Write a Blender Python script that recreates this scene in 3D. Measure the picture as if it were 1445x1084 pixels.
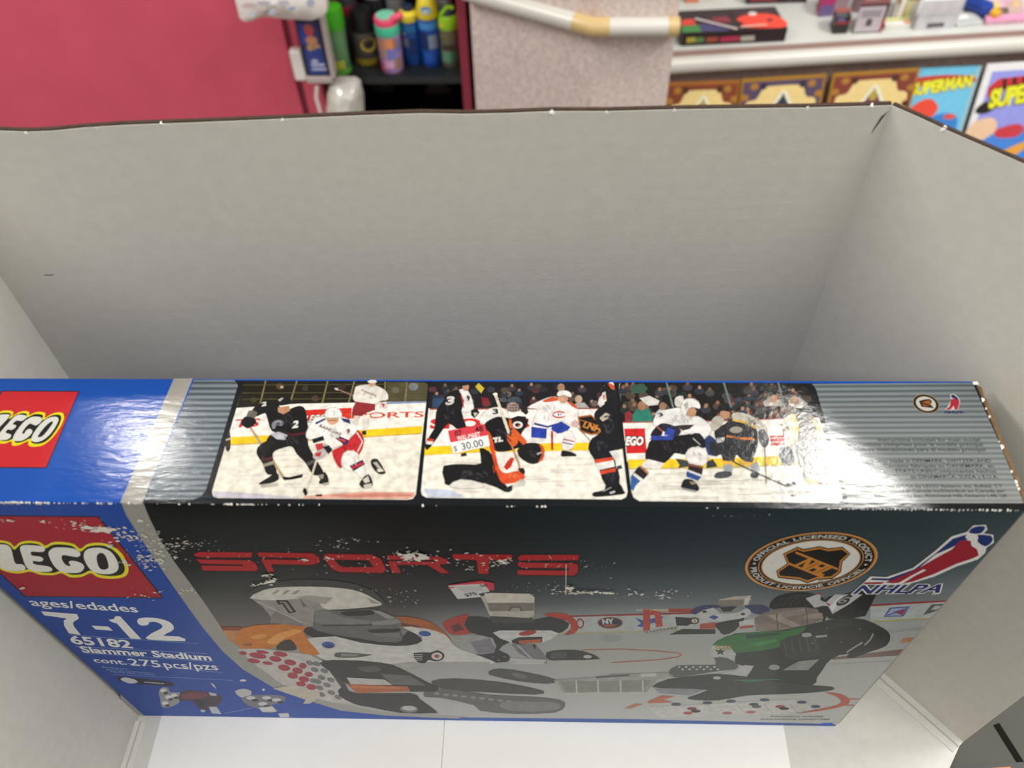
import bpy, bmesh, math, random
from mathutils import Vector, Matrix, Euler
from mathutils.geometry import tessellate_polygon

scene = bpy.context.scene
for o in list(bpy.data.objects): bpy.data.objects.remove(o)
COL = scene.collection

# ------------------------------------------------------------------ camera
F_PX = 1205.68; CX, CY = 722.5, 542.0
CAM = Vector((0.0352, -0.1868, 0.6084))
EUL = Euler((0.6747, 0.0212, 0.0212), 'XYZ')
cam_data = bpy.data.cameras.new('camera')
cam_data.sensor_fit = 'HORIZONTAL'; cam_data.sensor_width = 36.0
cam_data.lens = F_PX / 1445.0 * 36.0
cam_data.clip_start = 0.01; cam_data.clip_end = 30
cam_data.dof.use_dof = True; cam_data.dof.focus_distance = 0.50; cam_data.dof.aperture_fstop = 9.0
cam = bpy.data.objects.new('camera', cam_data); COL.objects.link(cam)
cam.location = CAM; cam.rotation_euler = EUL
scene.camera = cam
ROT = EUL.to_matrix()

# ------------------------------------------------------------------ world, lamps, exposure
world = bpy.data.worlds.new('shop_ambient'); scene.world = world; world.use_nodes = True
bg = world.node_tree.nodes['Background']
bg.inputs[0].default_value = (1.0, 0.975, 0.93, 1); bg.inputs[1].default_value = 0.28
scene.view_settings.view_transform = 'Standard'; scene.view_settings.look = 'None'
scene.view_settings.exposure = 0.24; scene.view_settings.gamma = 1.0
scene.view_settings.use_curve_mapping = False
def ceiling_or_fill_lamp(x, y, w, d, watts, z=1.85, col=(1, 0.97, 0.92)):
    l = bpy.data.lights.new('ceiling_or_fill_lamp', 'AREA'); l.shape = 'RECTANGLE'; l.size = w; l.size_y = d
    l.energy = watts; l.color = col
    o = bpy.data.objects.new('ceiling_or_fill_lamp', l); o.location = (x, y, z); COL.objects.link(o); return o
ceiling_or_fill_lamp(-1.02, 1.11, 0.15, 0.07, 3.6)
ceiling_or_fill_lamp(0.90, 1.07, 0.40, 0.22, 13)
ceiling_or_fill_lamp(0.85, -0.35, 1.1, 0.5, 18)
ceiling_or_fill_lamp(-0.8, -1.2, 1.1, 0.5, 12)
ceiling_or_fill_lamp(-2.0, 0.55, 0.6, 1.2, 58)  # added fill from the left, brightens upright faces of the background
ceiling_or_fill_lamp(2.2, 0.65, 0.6, 1.2, 62)  # added fill from the right, for background fronts and left carton wall

# ------------------------------------------------------------------ helpers: pixels to points
def ray(px):
    return ROT @ Vector(((px[0]-CX)/F_PX, -(px[1]-CY)/F_PX, -1))
def hit(px, p0, n):
    d = ray(px); n = Vector(n); t = (Vector(p0)-CAM).dot(n)/d.dot(n); return CAM + d*t
def at_z(px, z): return hit(px, (0, 0, z), (0, 0, 1))
def at_y(px, y): return hit(px, (0, y, 0), (0, 1, 0))
def proj(P):
    q = ROT.transposed() @ (Vector(P)-CAM); return (CX+F_PX*q.x/-q.z, CY-F_PX*q.y/-q.z)
def height_to(base, py):            # height of the point above `base` that is seen on image row py
    lo, hi = 0.0, 1.0
    for _ in range(40):
        m = (lo+hi)/2
        if proj(base+Vector((0, 0, m)))[1] > py: lo = m
        else: hi = m
    return lo

# ------------------------------------------------------------------ helpers: materials
def lin(c):
    if isinstance(c, str):
        c = c.lstrip('#'); c = [int(c[i:i+2], 16)/255 for i in (0, 2, 4)]
    return tuple((v/12.92 if v <= .04045 else ((v+.055)/1.055)**2.4) for v in c)
MATS = {}
def mat(name, col=None, rough=.6, noise=0.0, nscale=60, bump=0.0, bscale=200, metal=0, attr=False,
        spec=.5, trans=0, alpha=1, wave=None, stretch=(1, 1, 1), coat=0):
    if name in MATS: return MATS[name]
    m = bpy.data.materials.new(name); m.use_nodes = True; nt = m.node_tree; b = nt.nodes['Principled BSDF']
    b.inputs['Roughness'].default_value = rough; b.inputs['Metallic'].default_value = metal
    b.inputs['Specular IOR Level'].default_value = spec
    b.inputs['Transmission Weight'].default_value = trans; b.inputs['Alpha'].default_value = alpha
    b.inputs['Coat Weight'].default_value = coat; b.inputs['Coat Roughness'].default_value = .12
    tc = nt.nodes.new('ShaderNodeTexCoord'); mp = nt.nodes.new('ShaderNodeMapping')
    mp.inputs['Scale'].default_value = stretch
    nt.links.new(tc.outputs['Object'], mp.inputs['Vector'])
    if attr:
        a = nt.nodes.new('ShaderNodeAttribute'); a.attribute_name = 'Col'; src = a.outputs['Color']
    else:
        r = nt.nodes.new('ShaderNodeRGB'); r.outputs[0].default_value = (*lin(col), 1); src = r.outputs[0]
    if noise:
        n = nt.nodes.new('ShaderNodeTexNoise'); n.inputs['Scale'].default_value = nscale; n.inputs['Detail'].default_value = 5
        nt.links.new(mp.outputs[0], n.inputs['Vector'])
        mr = nt.nodes.new('ShaderNodeMapRange'); mr.inputs[1].default_value = .3; mr.inputs[2].default_value = .7
        mr.inputs[3].default_value = 1-noise; mr.inputs[4].default_value = 1+noise
        nt.links.new(n.outputs[0], mr.inputs[0])
        mx = nt.nodes.new('ShaderNodeVectorMath'); mx.operation = 'SCALE'
        nt.links.new(src, mx.inputs[0]); nt.links.new(mr.outputs[0], mx.inputs['Scale']); src = mx.outputs[0]
    nt.links.new(src, b.inputs['Base Color'])
    hsrc = None
    if bump:
        n2 = nt.nodes.new('ShaderNodeTexNoise'); n2.inputs['Scale'].default_value = bscale; n2.inputs['Detail'].default_value = 3
        nt.links.new(mp.outputs[0], n2.inputs['Vector']); hsrc = n2.outputs[0]
    if wave:
        w = nt.nodes.new('ShaderNodeTexWave'); w.bands_direction = wave[0]; w.inputs['Scale'].default_value = wave[1]
        w.inputs['Distortion'].default_value = wave[3] if len(wave) > 3 else 1.0
        nt.links.new(tc.outputs['Object'], w.inputs['Vector'])
        ml = nt.nodes.new('ShaderNodeMath'); ml.operation = 'MULTIPLY_ADD'; ml.inputs[1].default_value = wave[2]
        nt.links.new(w.outputs['Fac'], ml.inputs[0])
        if hsrc: nt.links.new(hsrc, ml.inputs[2])
        else: ml.inputs[2].default_value = 0
        hsrc = ml.outputs[0]
    if hsrc:
        bp = nt.nodes.new('ShaderNodeBump'); bp.inputs['Strength'].default_value = bump or .1; bp.inputs['Distance'].default_value = .001
        nt.links.new(hsrc, bp.inputs['Height']); nt.links.new(bp.outputs[0], b.inputs['Normal'])
    MATS[name] = m; return m

# ------------------------------------------------------------------ helpers: objects
def link(name, verts, faces, m=None, parent=None, smooth=False, cols=None):
    me = bpy.data.meshes.new(name); me.from_pydata([tuple(v) for v in verts], [], faces); me.update()
    if cols is not None:
        a = me.attributes.new('Col', 'FLOAT_COLOR', 'POINT')
        a.data.foreach_set('color', [x for c in cols for x in (*c, 1.0)])
    if m: me.materials.append(m)
    if smooth:
        for p in me.polygons: p.use_smooth = True
    o = bpy.data.objects.new(name, me); COL.objects.link(o)
    if parent:
        o.parent = parent; o.matrix_parent_inverse = Matrix.Translation(parent.location).inverted()
    return o
def tag(o, label=None, cat=None, group=None, kind=None):
    if label: o['label'] = label
    if cat: o['category'] = cat
    if group: o['group'] = group
    if kind: o['kind'] = kind
    return o
def thing(name, loc, label, cat, group=None):
    o = bpy.data.objects.new(name, None); o.location = loc; o.empty_display_size = .03; COL.objects.link(o)
    return tag(o, label, cat, group)
class MB:
    def __init__(s): s.v = []; s.f = []
    def add(s, v, f):
        n = len(s.v); s.v += [Vector(x) for x in v]; s.f += [[n+i for i in q] for q in f]; return s
    def box(s, lo, hi, M=None):
        v = [Vector((x, y, z)) for x in (lo[0], hi[0]) for y in (lo[1], hi[1]) for z in (lo[2], hi[2])]
        if M: v = [M @ q for q in v]
        return s.add(v, [(0, 1, 3, 2), (4, 6, 7, 5), (0, 4, 5, 1), (2, 3, 7, 6), (0, 2, 6, 4), (1, 5, 7, 3)])
    def prism(s, bottom, up):       # bottom ring (ccw from above), extruded by vector
        n = len(bottom); up = Vector(up); v = [Vector(b) for b in bottom]; v += [q+up for q in v]
        return s.add(v, [tuple(range(n))[::-1], tuple(range(n, 2*n))] + [(i, (i+1) % n, n+(i+1) % n, n+i) for i in range(n)])
    def lathe(s, prof, seg=28, c=(0, 0, 0)):
        v = []; f = []; c = Vector(c)
        for r, z in prof:
            for i in range(seg):
                a = 2*math.pi*i/seg; v.append(c+Vector((r*math.cos(a), r*math.sin(a), z)))
        for k in range(len(prof)-1):
            for i in range(seg):
                j = (i+1) % seg; f.append((k*seg+i, k*seg+j, (k+1)*seg+j, (k+1)*seg+i))
        f.append(tuple(range(seg))[::-1]); f.append(tuple(range((len(prof)-1)*seg, len(prof)*seg)))
        return s.add(v, f)
    def tube(s, pts, r, seg=14):
        pts = [Vector(p) for p in pts]; n0 = len(pts); v = []; f = []
        for i, p in enumerate(pts):
            t = (pts[min(i+1, n0-1)]-pts[max(i-1, 0)]).normalized()
            a = t.cross(Vector((0, 0, 1))) if abs(t.z) < .95 else t.cross(Vector((1, 0, 0))); a.normalize(); b = t.cross(a)
            rr = r[i] if isinstance(r, (list, tuple)) else r
            for k in range(seg):
                q = 2*math.pi*k/seg; v.append(p+a*rr*math.cos(q)+b*rr*math.sin(q))
        for i in range(n0-1):
            for k in range(seg):
                j = (k+1) % seg; f.append((i*seg+k, i*seg+j, (i+1)*seg+j, (i+1)*seg+k))
        f.append(tuple(range(seg))); f.append(tuple(range((n0-1)*seg, n0*seg))[::-1])
        return s.add(v, f)
    def build(s, name, m, parent=None, smooth=False, bevel=0, seg=2):
        o = link(name, s.v, s.f, m, parent, smooth)
        bm = bmesh.new(); bm.from_mesh(o.data); bmesh.ops.recalc_face_normals(bm, faces=bm.faces); bm.to_mesh(o.data); bm.free()
        if smooth:
            try: o.data.set_sharp_from_angle(angle=math.radians(40))
            except Exception: pass
        if bevel:
            b = o.modifiers.new('bevel', 'BEVEL'); b.width = bevel; b.segments = seg; b.limit_method = 'ANGLE'
        return o

# ------------------------------------------------------------------ helpers: flat print
class Zoom:                      # pixel frame of an enlarged look at the photograph
    def __init__(s, x, y, k): s.x, s.y, s.k = x, y, k
    def __call__(s, pts): return [(s.x+a*s.k, s.y+b*s.k) for a, b in pts]
def smooth_loop(pts, n=5):
    out = []; L = len(pts)
    for i in range(L):
        p0, p1, p2, p3 = (pts[(i+k-1) % L] for k in range(4))
        for j in range(n):
            t = j/n
            out.append(tuple(.5*(2*p1[q]+(p2[q]-p0[q])*t+(2*p0[q]-5*p1[q]+4*p2[q]-p3[q])*t*t+(3*p1[q]-p0[q]-3*p2[q]+p3[q])*t**3) for q in (0, 1)))
    return out
def grow(p, e):
    cx = sum(q[0] for q in p)/len(p); cy = sum(q[1] for q in p)/len(p); ar = sum(p[i][0]*p[(i+1) % len(p)][1]-p[(i+1) % len(p)][0]*p[i][1] for i in range(len(p)))
    sg = 1 if ar > 0 else -1; o = []
    for i in range(len(p)):
        (ax, ay), (bx, by), (ex, ey) = p[i-1], p[i], p[(i+1) % len(p)]
        n1 = (by-ay, ax-bx); n2 = (ey-by, bx-ex); l1 = math.hypot(*n1) or 1; l2 = math.hypot(*n2) or 1
        nx, ny = n1[0]/l1+n2[0]/l2, n1[1]/l1+n2[1]/l2; L = math.hypot(nx, ny) or 1; o.append((bx+sg*nx/L*e, by+sg*ny/L*e))
    return o
def ell(cx, cy, rx, ry, n=22, rot=0):
    c, s = math.cos(rot), math.sin(rot); o = []
    for i in range(n):
        a = 2*math.pi*i/n; x, y = rx*math.cos(a), ry*math.sin(a); o.append((cx+x*c-y*s, cy+x*s+y*c))
    return o
_txt = {}
def glyphs(s, bold=0.0, spacing=1.0):
    key = (s, bold, spacing)
    if key not in _txt:
        cu = bpy.data.curves.new('t', 'FONT'); cu.body = s; cu.size = 1; cu.offset = bold; cu.resolution_u = 3; cu.space_character = spacing
        ob = bpy.data.objects.new('t', cu); COL.objects.link(ob)
        me = ob.to_mesh()
        v = [(q.co.x, q.co.y) for q in me.vertices]; f = [tuple(p.vertices) for p in me.polygons]
        ob.to_mesh_clear(); bpy.data.objects.remove(ob); bpy.data.curves.remove(cu)
        _txt[key] = (v, f)
    return _txt[key]
class Art:
    """Layers of flat ink on a plane. Pixel points are cast onto that plane."""
    def __init__(s, face, p0, n, gain=1.0, zoom=None, step=6e-7, start=2e-5):
        s.k = 0; s.rim = None; s.face, s.p0, s.n, s.gain, s.z, s.step = face, Vector(p0), Vector(n).normalized(), gain, zoom, step
        s.start = start; s.v = []; s.f = []; s.c = []
    def off(s):
        s.k += 1; return s.n*(s.start+s.step*s.k)
    def col(s, c):
        l = lin(c); return tuple(min(.86, x/s.gain) for x in l)
    def P(s, q): return hit(q, s.p0, s.n)
    def px(s, pts): return s.z(pts) if s.z else pts
    def raw(s, pts3, col, off=None, faces=None):
        off = s.off() if off is None else off
        n = len(s.v); s.v += [Vector(q)+off for q in pts3]
        s.f += [[n+i for i in f] for f in (faces or tess(pts3))]
        if isinstance(col, list): s.c += [s.col(c) for c in col]
        else: s.c += [s.col(col)]*len(pts3)
    def poly(s, pts, col, sm=0):
        if sm:
            if s.rim and min(lin(col)) > .6: s.raw([s.P(q) for q in s.px(smooth_loop(grow(pts, 3.5), sm))], s.rim)
            pts = smooth_loop(pts, sm)
        s.raw([s.P(q) for q in s.px(pts)], col); return s
    def line(s, a, b, w, col):
        (ax, ay), (bx, by) = a, b; L = math.hypot(bx-ax, by-ay) or 1; nx, ny = -(by-ay)/L*w/2, (bx-ax)/L*w/2
        return s.poly([(ax+nx, ay+ny), (bx+nx, by+ny), (bx-nx, by-ny), (ax-nx, ay-ny)], col)
    def path(s, pts, w, col):
        for a, b in zip(pts, pts[1:]): s.line(a, b, w, col)
        return s
    def ring3(s, c, r, col, n=56):
        u, v = s.axes(); s.raw([c+u*r*math.cos(2*math.pi*i/n)+v*r*math.sin(2*math.pi*i/n) for i in range(n)], col)
    def axes(s):
        if abs(s.n.z) > .7: return Vector((1, 0, 0)), Vector((0, 1, 0))
        u = Vector((0, 0, 1)).cross(s.n).normalized(); return u, s.n.cross(u)
    def grid(s, rows, nx=40, sub=4):
        """rows: [(list of (px,py)), list of colours)] from top to bottom, all of equal length"""
        V = []; C = []; off = s.off()
        R = []
        for (pa, ca), (pb, cb) in zip(rows, rows[1:]):
            for k in range(sub):
                t = k/sub; R.append(([(a[0]+(b[0]-a[0])*t, a[1]+(b[1]-a[1])*t) for a, b in zip(pa, pb)],
                                     [tuple(x+(y-x)*t for x, y in zip(lin(c), lin(d))) for c, d in zip(ca, cb)]))
        R.append((rows[-1][0], [lin(c) for c in rows[-1][1]])); nc = len(rows[0][0]); n0 = len(s.v)
        for pts, cs in R:
            for q in s.px(pts): s.v.append(s.P(q)+off)
            s.c += [tuple(min(.86, x/s.gain) for x in c) for c in cs]
        for i in range(len(R)-1):
            for j in range(nc-1):
                a = n0+i*nc+j; s.f.append([a, a+nc, a+nc+1, a+1])
    def text(s, t, a, b, cap, col, bold=0.0, shear=0.0, outline=None, ow=.03, spacing=1.0):
        """baseline from a to b; cap: point straight above a at capital height"""
        A, B, Cp = (s.P(q) for q in s.px([a, b, cap]))
        u = (B-A); W = u.length; u.normalize(); v = s.n.cross(u); h = abs((Cp-A).dot(v))
        s.text3(t, A, u, v, W, h, col, bold, shear, outline, ow, spacing); return s
    def text3(s, t, A, u, v, W, h, col, bold=0.0, shear=0.0, outline=None, ow=.03, spacing=1.0):
        for extra, c in (((ow, outline),) if outline else ()) + ((0, col),):
            gv, gf = glyphs(t, bold+extra, spacing)
            g0, _ = glyphs(t, bold, spacing)
            if not gv: return
            x0 = min(q[0] for q in g0); x1 = max(q[0] for q in g0)
            k = W/(x1-x0); kh = h/.70
            s.raw([A+u*((q[0]-x0)*k+shear*q[1]*kh)+v*(q[1]*kh) for q in gv], c, faces=gf)
        return s
    def build(s, name, m, parent, label=None):
        o = link(name, s.v, s.f, m, parent, cols=s.c)
        if label: o['label'] = label
        return o
def tess(pts):
    if len(pts) < 4: return [tuple(range(len(pts)))]
    t = tessellate_polygon([[Vector(p) for p in pts]])
    return [tuple(x) for x in t]

# ================================================================== the shop around (structure)
FLOOR_Z = -0.95
m_floor = mat('shop_floor_tile', '#8d8780', .5, .08, 12)
tag(MB().box((-3.2, -2.6, FLOOR_Z-.05), (3.2, 3.4, FLOOR_Z)).build('floor', m_floor), 'grey shop floor', kind='structure')
m_maroon = mat('maroon_laminate', '#cc5066', .55, .05, 9, bump=.05, bscale=400)
m_maroon_dark = mat('maroon_edge', '#7a2438', .5)
wl = MB().box((-2.6, 2.02, FLOOR_Z), (-.50, 2.05, .3)).build('wall_left', m_maroon_dark); tag(wl, kind='structure')
YP = 1.90
xs0 = at_y((404, 60), YP).x; xs1 = at_y((413, 60), YP).x; xs2 = at_y((452, 110), YP).x
MB().box((-2.4, YP, FLOOR_Z), (xs0, 2.02, .2)).build('panel', m_maroon, wl, bevel=.003)
MB().box((xs1, YP, FLOOR_Z), (xs2, 2.02, .2)).build('panel', m_maroon, wl, bevel=.003)
MB().box((xs0, YP+.008, FLOOR_Z), (xs1, 2.02, .2)).build('seam_strip', m_maroon_dark, wl)

tag(MB().box((-3.2, 3.3, FLOOR_Z), (3.2, 3.4, 1.85)).build('wall_back', mat('shop_wall', '#a8a29a', .8, .05, 8)), kind='structure')

# ================================================================== sales counter under the carton
cnt = thing('sales_counter', (0, -.1, FLOOR_Z), 'grey topped sales counter carrying the open white carton', 'counter')
m_ct = mat('counter_grey', '#4b4b45', .6, .05, 30, spec=.2)
MB().box((-1.3, -.75, -.034), (1.3, .48, -.0042)).build('counter_top', m_ct, cnt, bevel=.003)
MB().box((-1.25, -.7, FLOOR_Z), (1.25, .44, -.034)).build('counter_body', mat('counter_body', '#8b7f79', .8, .1, 40), cnt)
a, b = at_z((1406, 1022), -.004), at_z((1445, 1084), -.004); d = (b-a).normalized(); a -= d*.0; b += d*.5
nrm = Vector((-d.y, d.x, 0))*.0022
MB().prism([a-nrm-Vector((0, 0, .0004)), b-nrm-Vector((0, 0, .0004)), b+nrm-Vector((0, 0, .0004)), a+nrm-Vector((0, 0, .0004))], (0, 0, .0008)).build('black_seam', mat('black_seam', '#0c0b08', .7, spec=.1), cnt)
cl = thing('small_card', at_z((1352, 1094), -.004), 'small orange and black card lying on the grey counter beside the carton', 'card')
ca = at_z((1339, 1083), -.004); u = Vector((.05, .004, 0)); v = Vector((.004, -.05, 0))
MB().prism([ca, ca+v, ca+u+v, ca+u], (0, 0, .0008)).build('card_stock', mat('card_black', '#1c1713', .4), cl)
MB().prism([ca+u*.12+v*.05+Vector((0, 0, .0008)), ca+u*.12+v*.6+Vector((0, 0, .0008)), ca+u*.8+v*.6+Vector((0, 0, .0008)), ca+u*.8+v*.05+Vector((0, 0, .0008))], (0, 0, .0002)).build('orange_print', mat('card_orange', '#c9702a', .4), cl)

# ================================================================== open carton
m_white = mat('carton_white', '#d2cfc5', .75, .03, 160, bump=.1, bscale=500, wave=('Z', 42, .12, 2.5), spec=.2)
m_whitew = mat('carton_white_plain', '#d2cfc6', .75, .03, 160, bump=.1, bscale=500, spec=.2)
m_brown = mat('carton_brown', '#3a281b', .9, .25, 300)
carton = thing('open_carton', (-.02, .06, -.004), 'open corrugated carton with white inner walls and torn brown top edge', 'carton')
T = .003
BL = Vector((-.2400, .1240, 0)); BR = Vector((.1868, .1390, 0)); LF = Vector((-.2475, -.115, 0)); RF = Vector((.3213, -.0102, 0))
n_b = Vector((BR-BL).cross(Vector((0, 0, 1)))).normalized()        # towards the camera
top_px = [(0, 185), (40, 186.5), (75, 185), (120, 180.5), (175, 177), (230, 175), (300, 172.5), (395, 168.5), (495, 164), (594, 160.5), (657, 161.5), (720, 160), (779, 157.5), (856, 157.5), (950, 155), (1050, 153.5), (1137, 152.5), (1229, 150), (1258, 149)]
tops = [hit(q, BL, n_b) for q in top_px]
tops = [BL+Vector((0, 0, tops[0].z))] + [t for t in tops if t.x > BL.x+.004]; tops[-1] = Vector((BR.x, BR.y, tops[-1].z))
def wall(name, ring, n, m=m_white):
    n = Vector(n)
    body = MB().prism(ring, -n*T).build(name, m, carton)
    return body
back_ring = [BL, BR] + tops[::-1]
wall('back_wall', back_ring, n_b)
def edge(tp, n, name='brown_edge'):
    n = Vector(n); b = MB(); k = len(tp); v = []; f = []
    for t in tp:
        for dn, dz in ((-.0004, -.0006), (-.0004, .0007), (-.0021, .0009), (-.0021, -.0012)): v.append(t+n*dn+Vector((0, 0, dz)))
    for i in range(k-1):
        for j in range(4): f.append((i*4+j, i*4+(j+1) % 4, (i+1)*4+(j+1) % 4, (i+1)*4+j))
    f += [(0, 1, 2, 3), ((k-1)*4, (k-1)*4+3, (k-1)*4+2, (k-1)*4+1)]
    b.add(v, f); o = b.build(name, m_brown, carton); o['label'] = 'torn brown corrugated edge'; return o
edge(tops, n_b)
ZR = tops[-1].z
n_l = (Vector((0, 0, 1)).cross(BL-LF)).normalized()
if n_l.x < 0: n_l = -n_l
ltop = [BL+Vector((0, 0, tops[0].z)), LF+Vector((0, 0, tops[0].z-.004))]
wall('left_wall', [LF, BL]+ltop, n_l, m_whitew); edge(ltop[::-1], n_l)
n_r = (Vector((0, 0, 1)).cross(RF-BR)).normalized()
if n_r.x > 0: n_r = -n_r
rpx = [(1258, 149), (1300, 167.5), (1333, 183), (1388, 207), (1420, 221), (1445, 232)]
rt = [hit(q, BR, n_r) for q in rpx]; rt[0] = BR+Vector((0, 0, ZR)); dr = (RF-BR); rt.append(RF+Vector((0, 0, rt[-1].z-.003)))
wall('right_wall', [BR, RF]+rt[::-1], n_r, m_whitew); edge(rt, n_r)
# floor of the carton with its slanting cut at the right front
fc = at_z((1340, 1084), 0); fd = (fc-RF).normalized()
fr2 = RF+fd*.105
ring = [LF+Vector((0, 0, -.004)), Vector((LF.x, LF.y, -.004))+Vector((.02, 0, 0)), fr2+Vector((0, 0, -.004)), RF+Vector((0, 0, -.004)), BR+Vector((0, 0, -.004)), BL+Vector((0, 0, -.004))]
MB().prism(ring, (0, 0, .004)).build('floor_panel', mat('carton_floor', '#d2d1cb', .75, .04, 120, bump=.1, bscale=400, spec=.2), carton)
# scored folds along the foot of both side walls
m_fold = mat('fold_white', '#d6d4cd', .7, .03, 200, spec=.2)
def fold(A, B, n, w=.0085, h=.005):
    n = Vector(n); o = MB().add([A+Vector((0, 0, h)), B+Vector((0, 0, h)), B+n*w+Vector((0, 0, .0006)), A+n*w+Vector((0, 0, .0006)), A, B, B+n*w, A+n*w],
        [(0, 1, 2, 3), (3, 2, 6, 7), (0, 3, 7, 4), (1, 5, 6, 2), (4, 7, 6, 5), (0, 4, 5, 1)]).build('fold_strip', m_fold, carton)
    MB().tube([A+n*(w*.45)+Vector((0, 0, h*.58)), B+n*(w*.45)+Vector((0, 0, h*.58))], .0006, 6).build('crease', mat('crease_grey', '#b5b4b0', .8), o)
fold(BL+(LF-BL)*.535, LF, n_l, .0072, .0022); fold(BR+(RF-BR).normalized()*.02, RF, n_r)
# white paper nubs left by the tear-off perforation
m_nub = mat('torn_paper', '#efece6', .9)
rnd = random.Random(4)
def nub(P, s):
    v = [P+Vector((s*(rnd.random()-.5)*1.4, s*(rnd.random()-.5)*1.2-.0008, s*(rnd.random()-.15))) for _ in range(4)]
    v += [P+Vector((-s*.8, -.001, -s*.5)), P+Vector((s*.8, -.001, -s*.5)), P+Vector((0, .002, -s*.5)), P+Vector((.2*s, 0, s*.9))]
    bm = bmesh.new(); [bm.verts.new(q) for q in v]; bmesh.ops.convex_hull(bm, input=bm.verts)
    me = bpy.data.meshes.new('perforation_nub'); bm.to_mesh(me); bm.free(); me.materials.append(m_nub)
    o = bpy.data.objects.new('perforation_nub', me); COL.objects.link(o); o.parent = carton; o.matrix_parent_inverse = Matrix.Translation(carton.location).inverted()
for q, s in [((38, 186), .0012), ((137, 179), .0008), ((228, 174), .0014), ((310, 171.5), .0007), ((398, 168), .0016), ((495, 165), .0007), ((594, 160), .0015), ((657, 161), .0007), ((779, 157.5), .0017), ((856, 157.5), .0011), ((951, 155), .0015), ((1137, 152), .0014), ((1229, 148), .0012), ((1247, 149), .0009)]:
    nub(hit(q, BL-n_b*.001, n_b), s)
for q, s in [((1267, 153), .001), ((1331, 181), .0017), ((1388, 207), .0008)]: nub(hit(q, BR-n_r*.001, n_r), s)
# small tear near the corner
tear = [hit(q, BL+n_b*.0002, n_b) for q in [(1254, 157), (1247, 165), (1236, 180), (1229, 190), (1234, 180), (1244, 164)]]
link('tear', tear, tess(tear), mat('tear_dark', '#4c453c', .9), carton)
for q in [[(62, 388), (75, 387.5), (75, 388.4), (62, 388.8)]]:
    tp = [hit(k, BL+n_b*.0002, n_b) for k in q]; link('scratch', tp, tess(tp), MATS['tear_dark'], carton)

# ================================================================== two sheets of paper under the toy box
m_paper = mat('copy_paper', '#f3f3f0', .8, .01, 90, spec=.25)
xs = at_z((625, 1050), 0).x; xl = -.2275; xr = .2046
for (x0, x1, y0, nm) in ((xl, xs, -.098, 'white paper sheet under the ages and piece count side of the toy box'), (xs+.0004, xr, -.0995, 'white paper sheet under the hockey emblem side of the toy box')):
    o = MB().box((x0, y0, 0.0003), (x1, y0+.2155, .0006)).build('paper_sheet', m_paper); tag(o, nm, 'paper', 'paper sheets on the carton floor')

# ================================================================== the toy box
W2, D, H = .24, .0689, .2917; Z0 = .0008
KT, KF = 1.55, 0.76           # light falling on top and front, for reading ink colours off the photograph
ST = (.35, 1, 1)
m_blue = mat('box_blue', '#07479f', .135, .03, 30, bump=.085, bscale=420, stretch=ST, wave=('Y', 60, .1, 2.0), spec=.36)
m_print = mat('gloss_print', None, .135, .03, 700, bump=.085, bscale=420, attr=True, stretch=ST, wave=('Y', 60, .1, 2.0), spec=.36)
m_photo = mat('photo_print', None, .135, .2, 260, bump=.085, bscale=420, attr=True, wave=('Y', 60, .1, 2.0), spec=.36)
m_printf = mat('gloss_print_front', None, .28, .05, 500, bump=.05, bscale=200, attr=True, wave=('Z', 55, .12, 2.0), spec=.1)
m_photof = mat('photo_print_front', None, .28, .14, 170, bump=.05, bscale=200, attr=True, wave=('Z', 55, .12, 2.0), spec=.1)
m_board = mat('corrugated_board', '#8a6a48', .9, .3, 400, bump=.4, bscale=900)
box = thing('toy_box', (0, D/2, Z0), 'worn blue and black hockey building toy box with three photos on its top', 'box')
MB().box((-W2, 0, Z0), (W2, D, H)).build('box_body', m_blue, box, bevel=.0003)
# torn corrugated end flap standing off the right side
ef = MB(); rndf = random.Random(9); vs = []; N = 26
for i in range(N+1):
    t = i/N; y = .002+(D-.004)*t; j = (rndf.random()-.5)*.0012
    for x, z in ((W2+.0004, H-.0025), (W2+.0004, H-.0006+j), (W2+.0036, H-.0022+j), (W2+.0036, H-.006)): vs.append((x, y, z))
ff = [(i*4+k, i*4+(k+1) % 4, (i+1)*4+(k+1) % 4, (i+1)*4+k) for i in range(N) for k in range(4)] + [(0, 1, 2, 3), (N*4, N*4+3, N*4+2, N*4+1)]
o = ef.add(vs, ff).build('end_flap_edge', m_board, box); o['label'] = 'torn brown corrugated flap edge'
MB().box((W2+.0004, .002, Z0), (W2+.003, D-.002, H-.0025)).build('end_flap', mat('flap_side', '#a9a59d', .8), box)
sl = MB()
for i in range(9):
    y = .006+(D-.012)*rndf.random(); e = .3+.7*rndf.random(); sl.add([(W2-.0002, y, H+.0001), (W2+.0012*e, y+.001*e, H+.0003), (W2+.0014*e, y+.0025*e, H+.0002), (W2, y+.003*e, H+.0001)], [(0, 1, 2, 3)])
sl.add([(W2-.001, D-.002, H+.0001), (W2+.0012, D-.0024, H+.0006), (W2+.001, D-.0005, H+.0005), (W2-.001, D-.0003, H+.0001)], [(0, 1, 2, 3)])
sl.build('torn_paper_fibres', m_nub, box)

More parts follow.
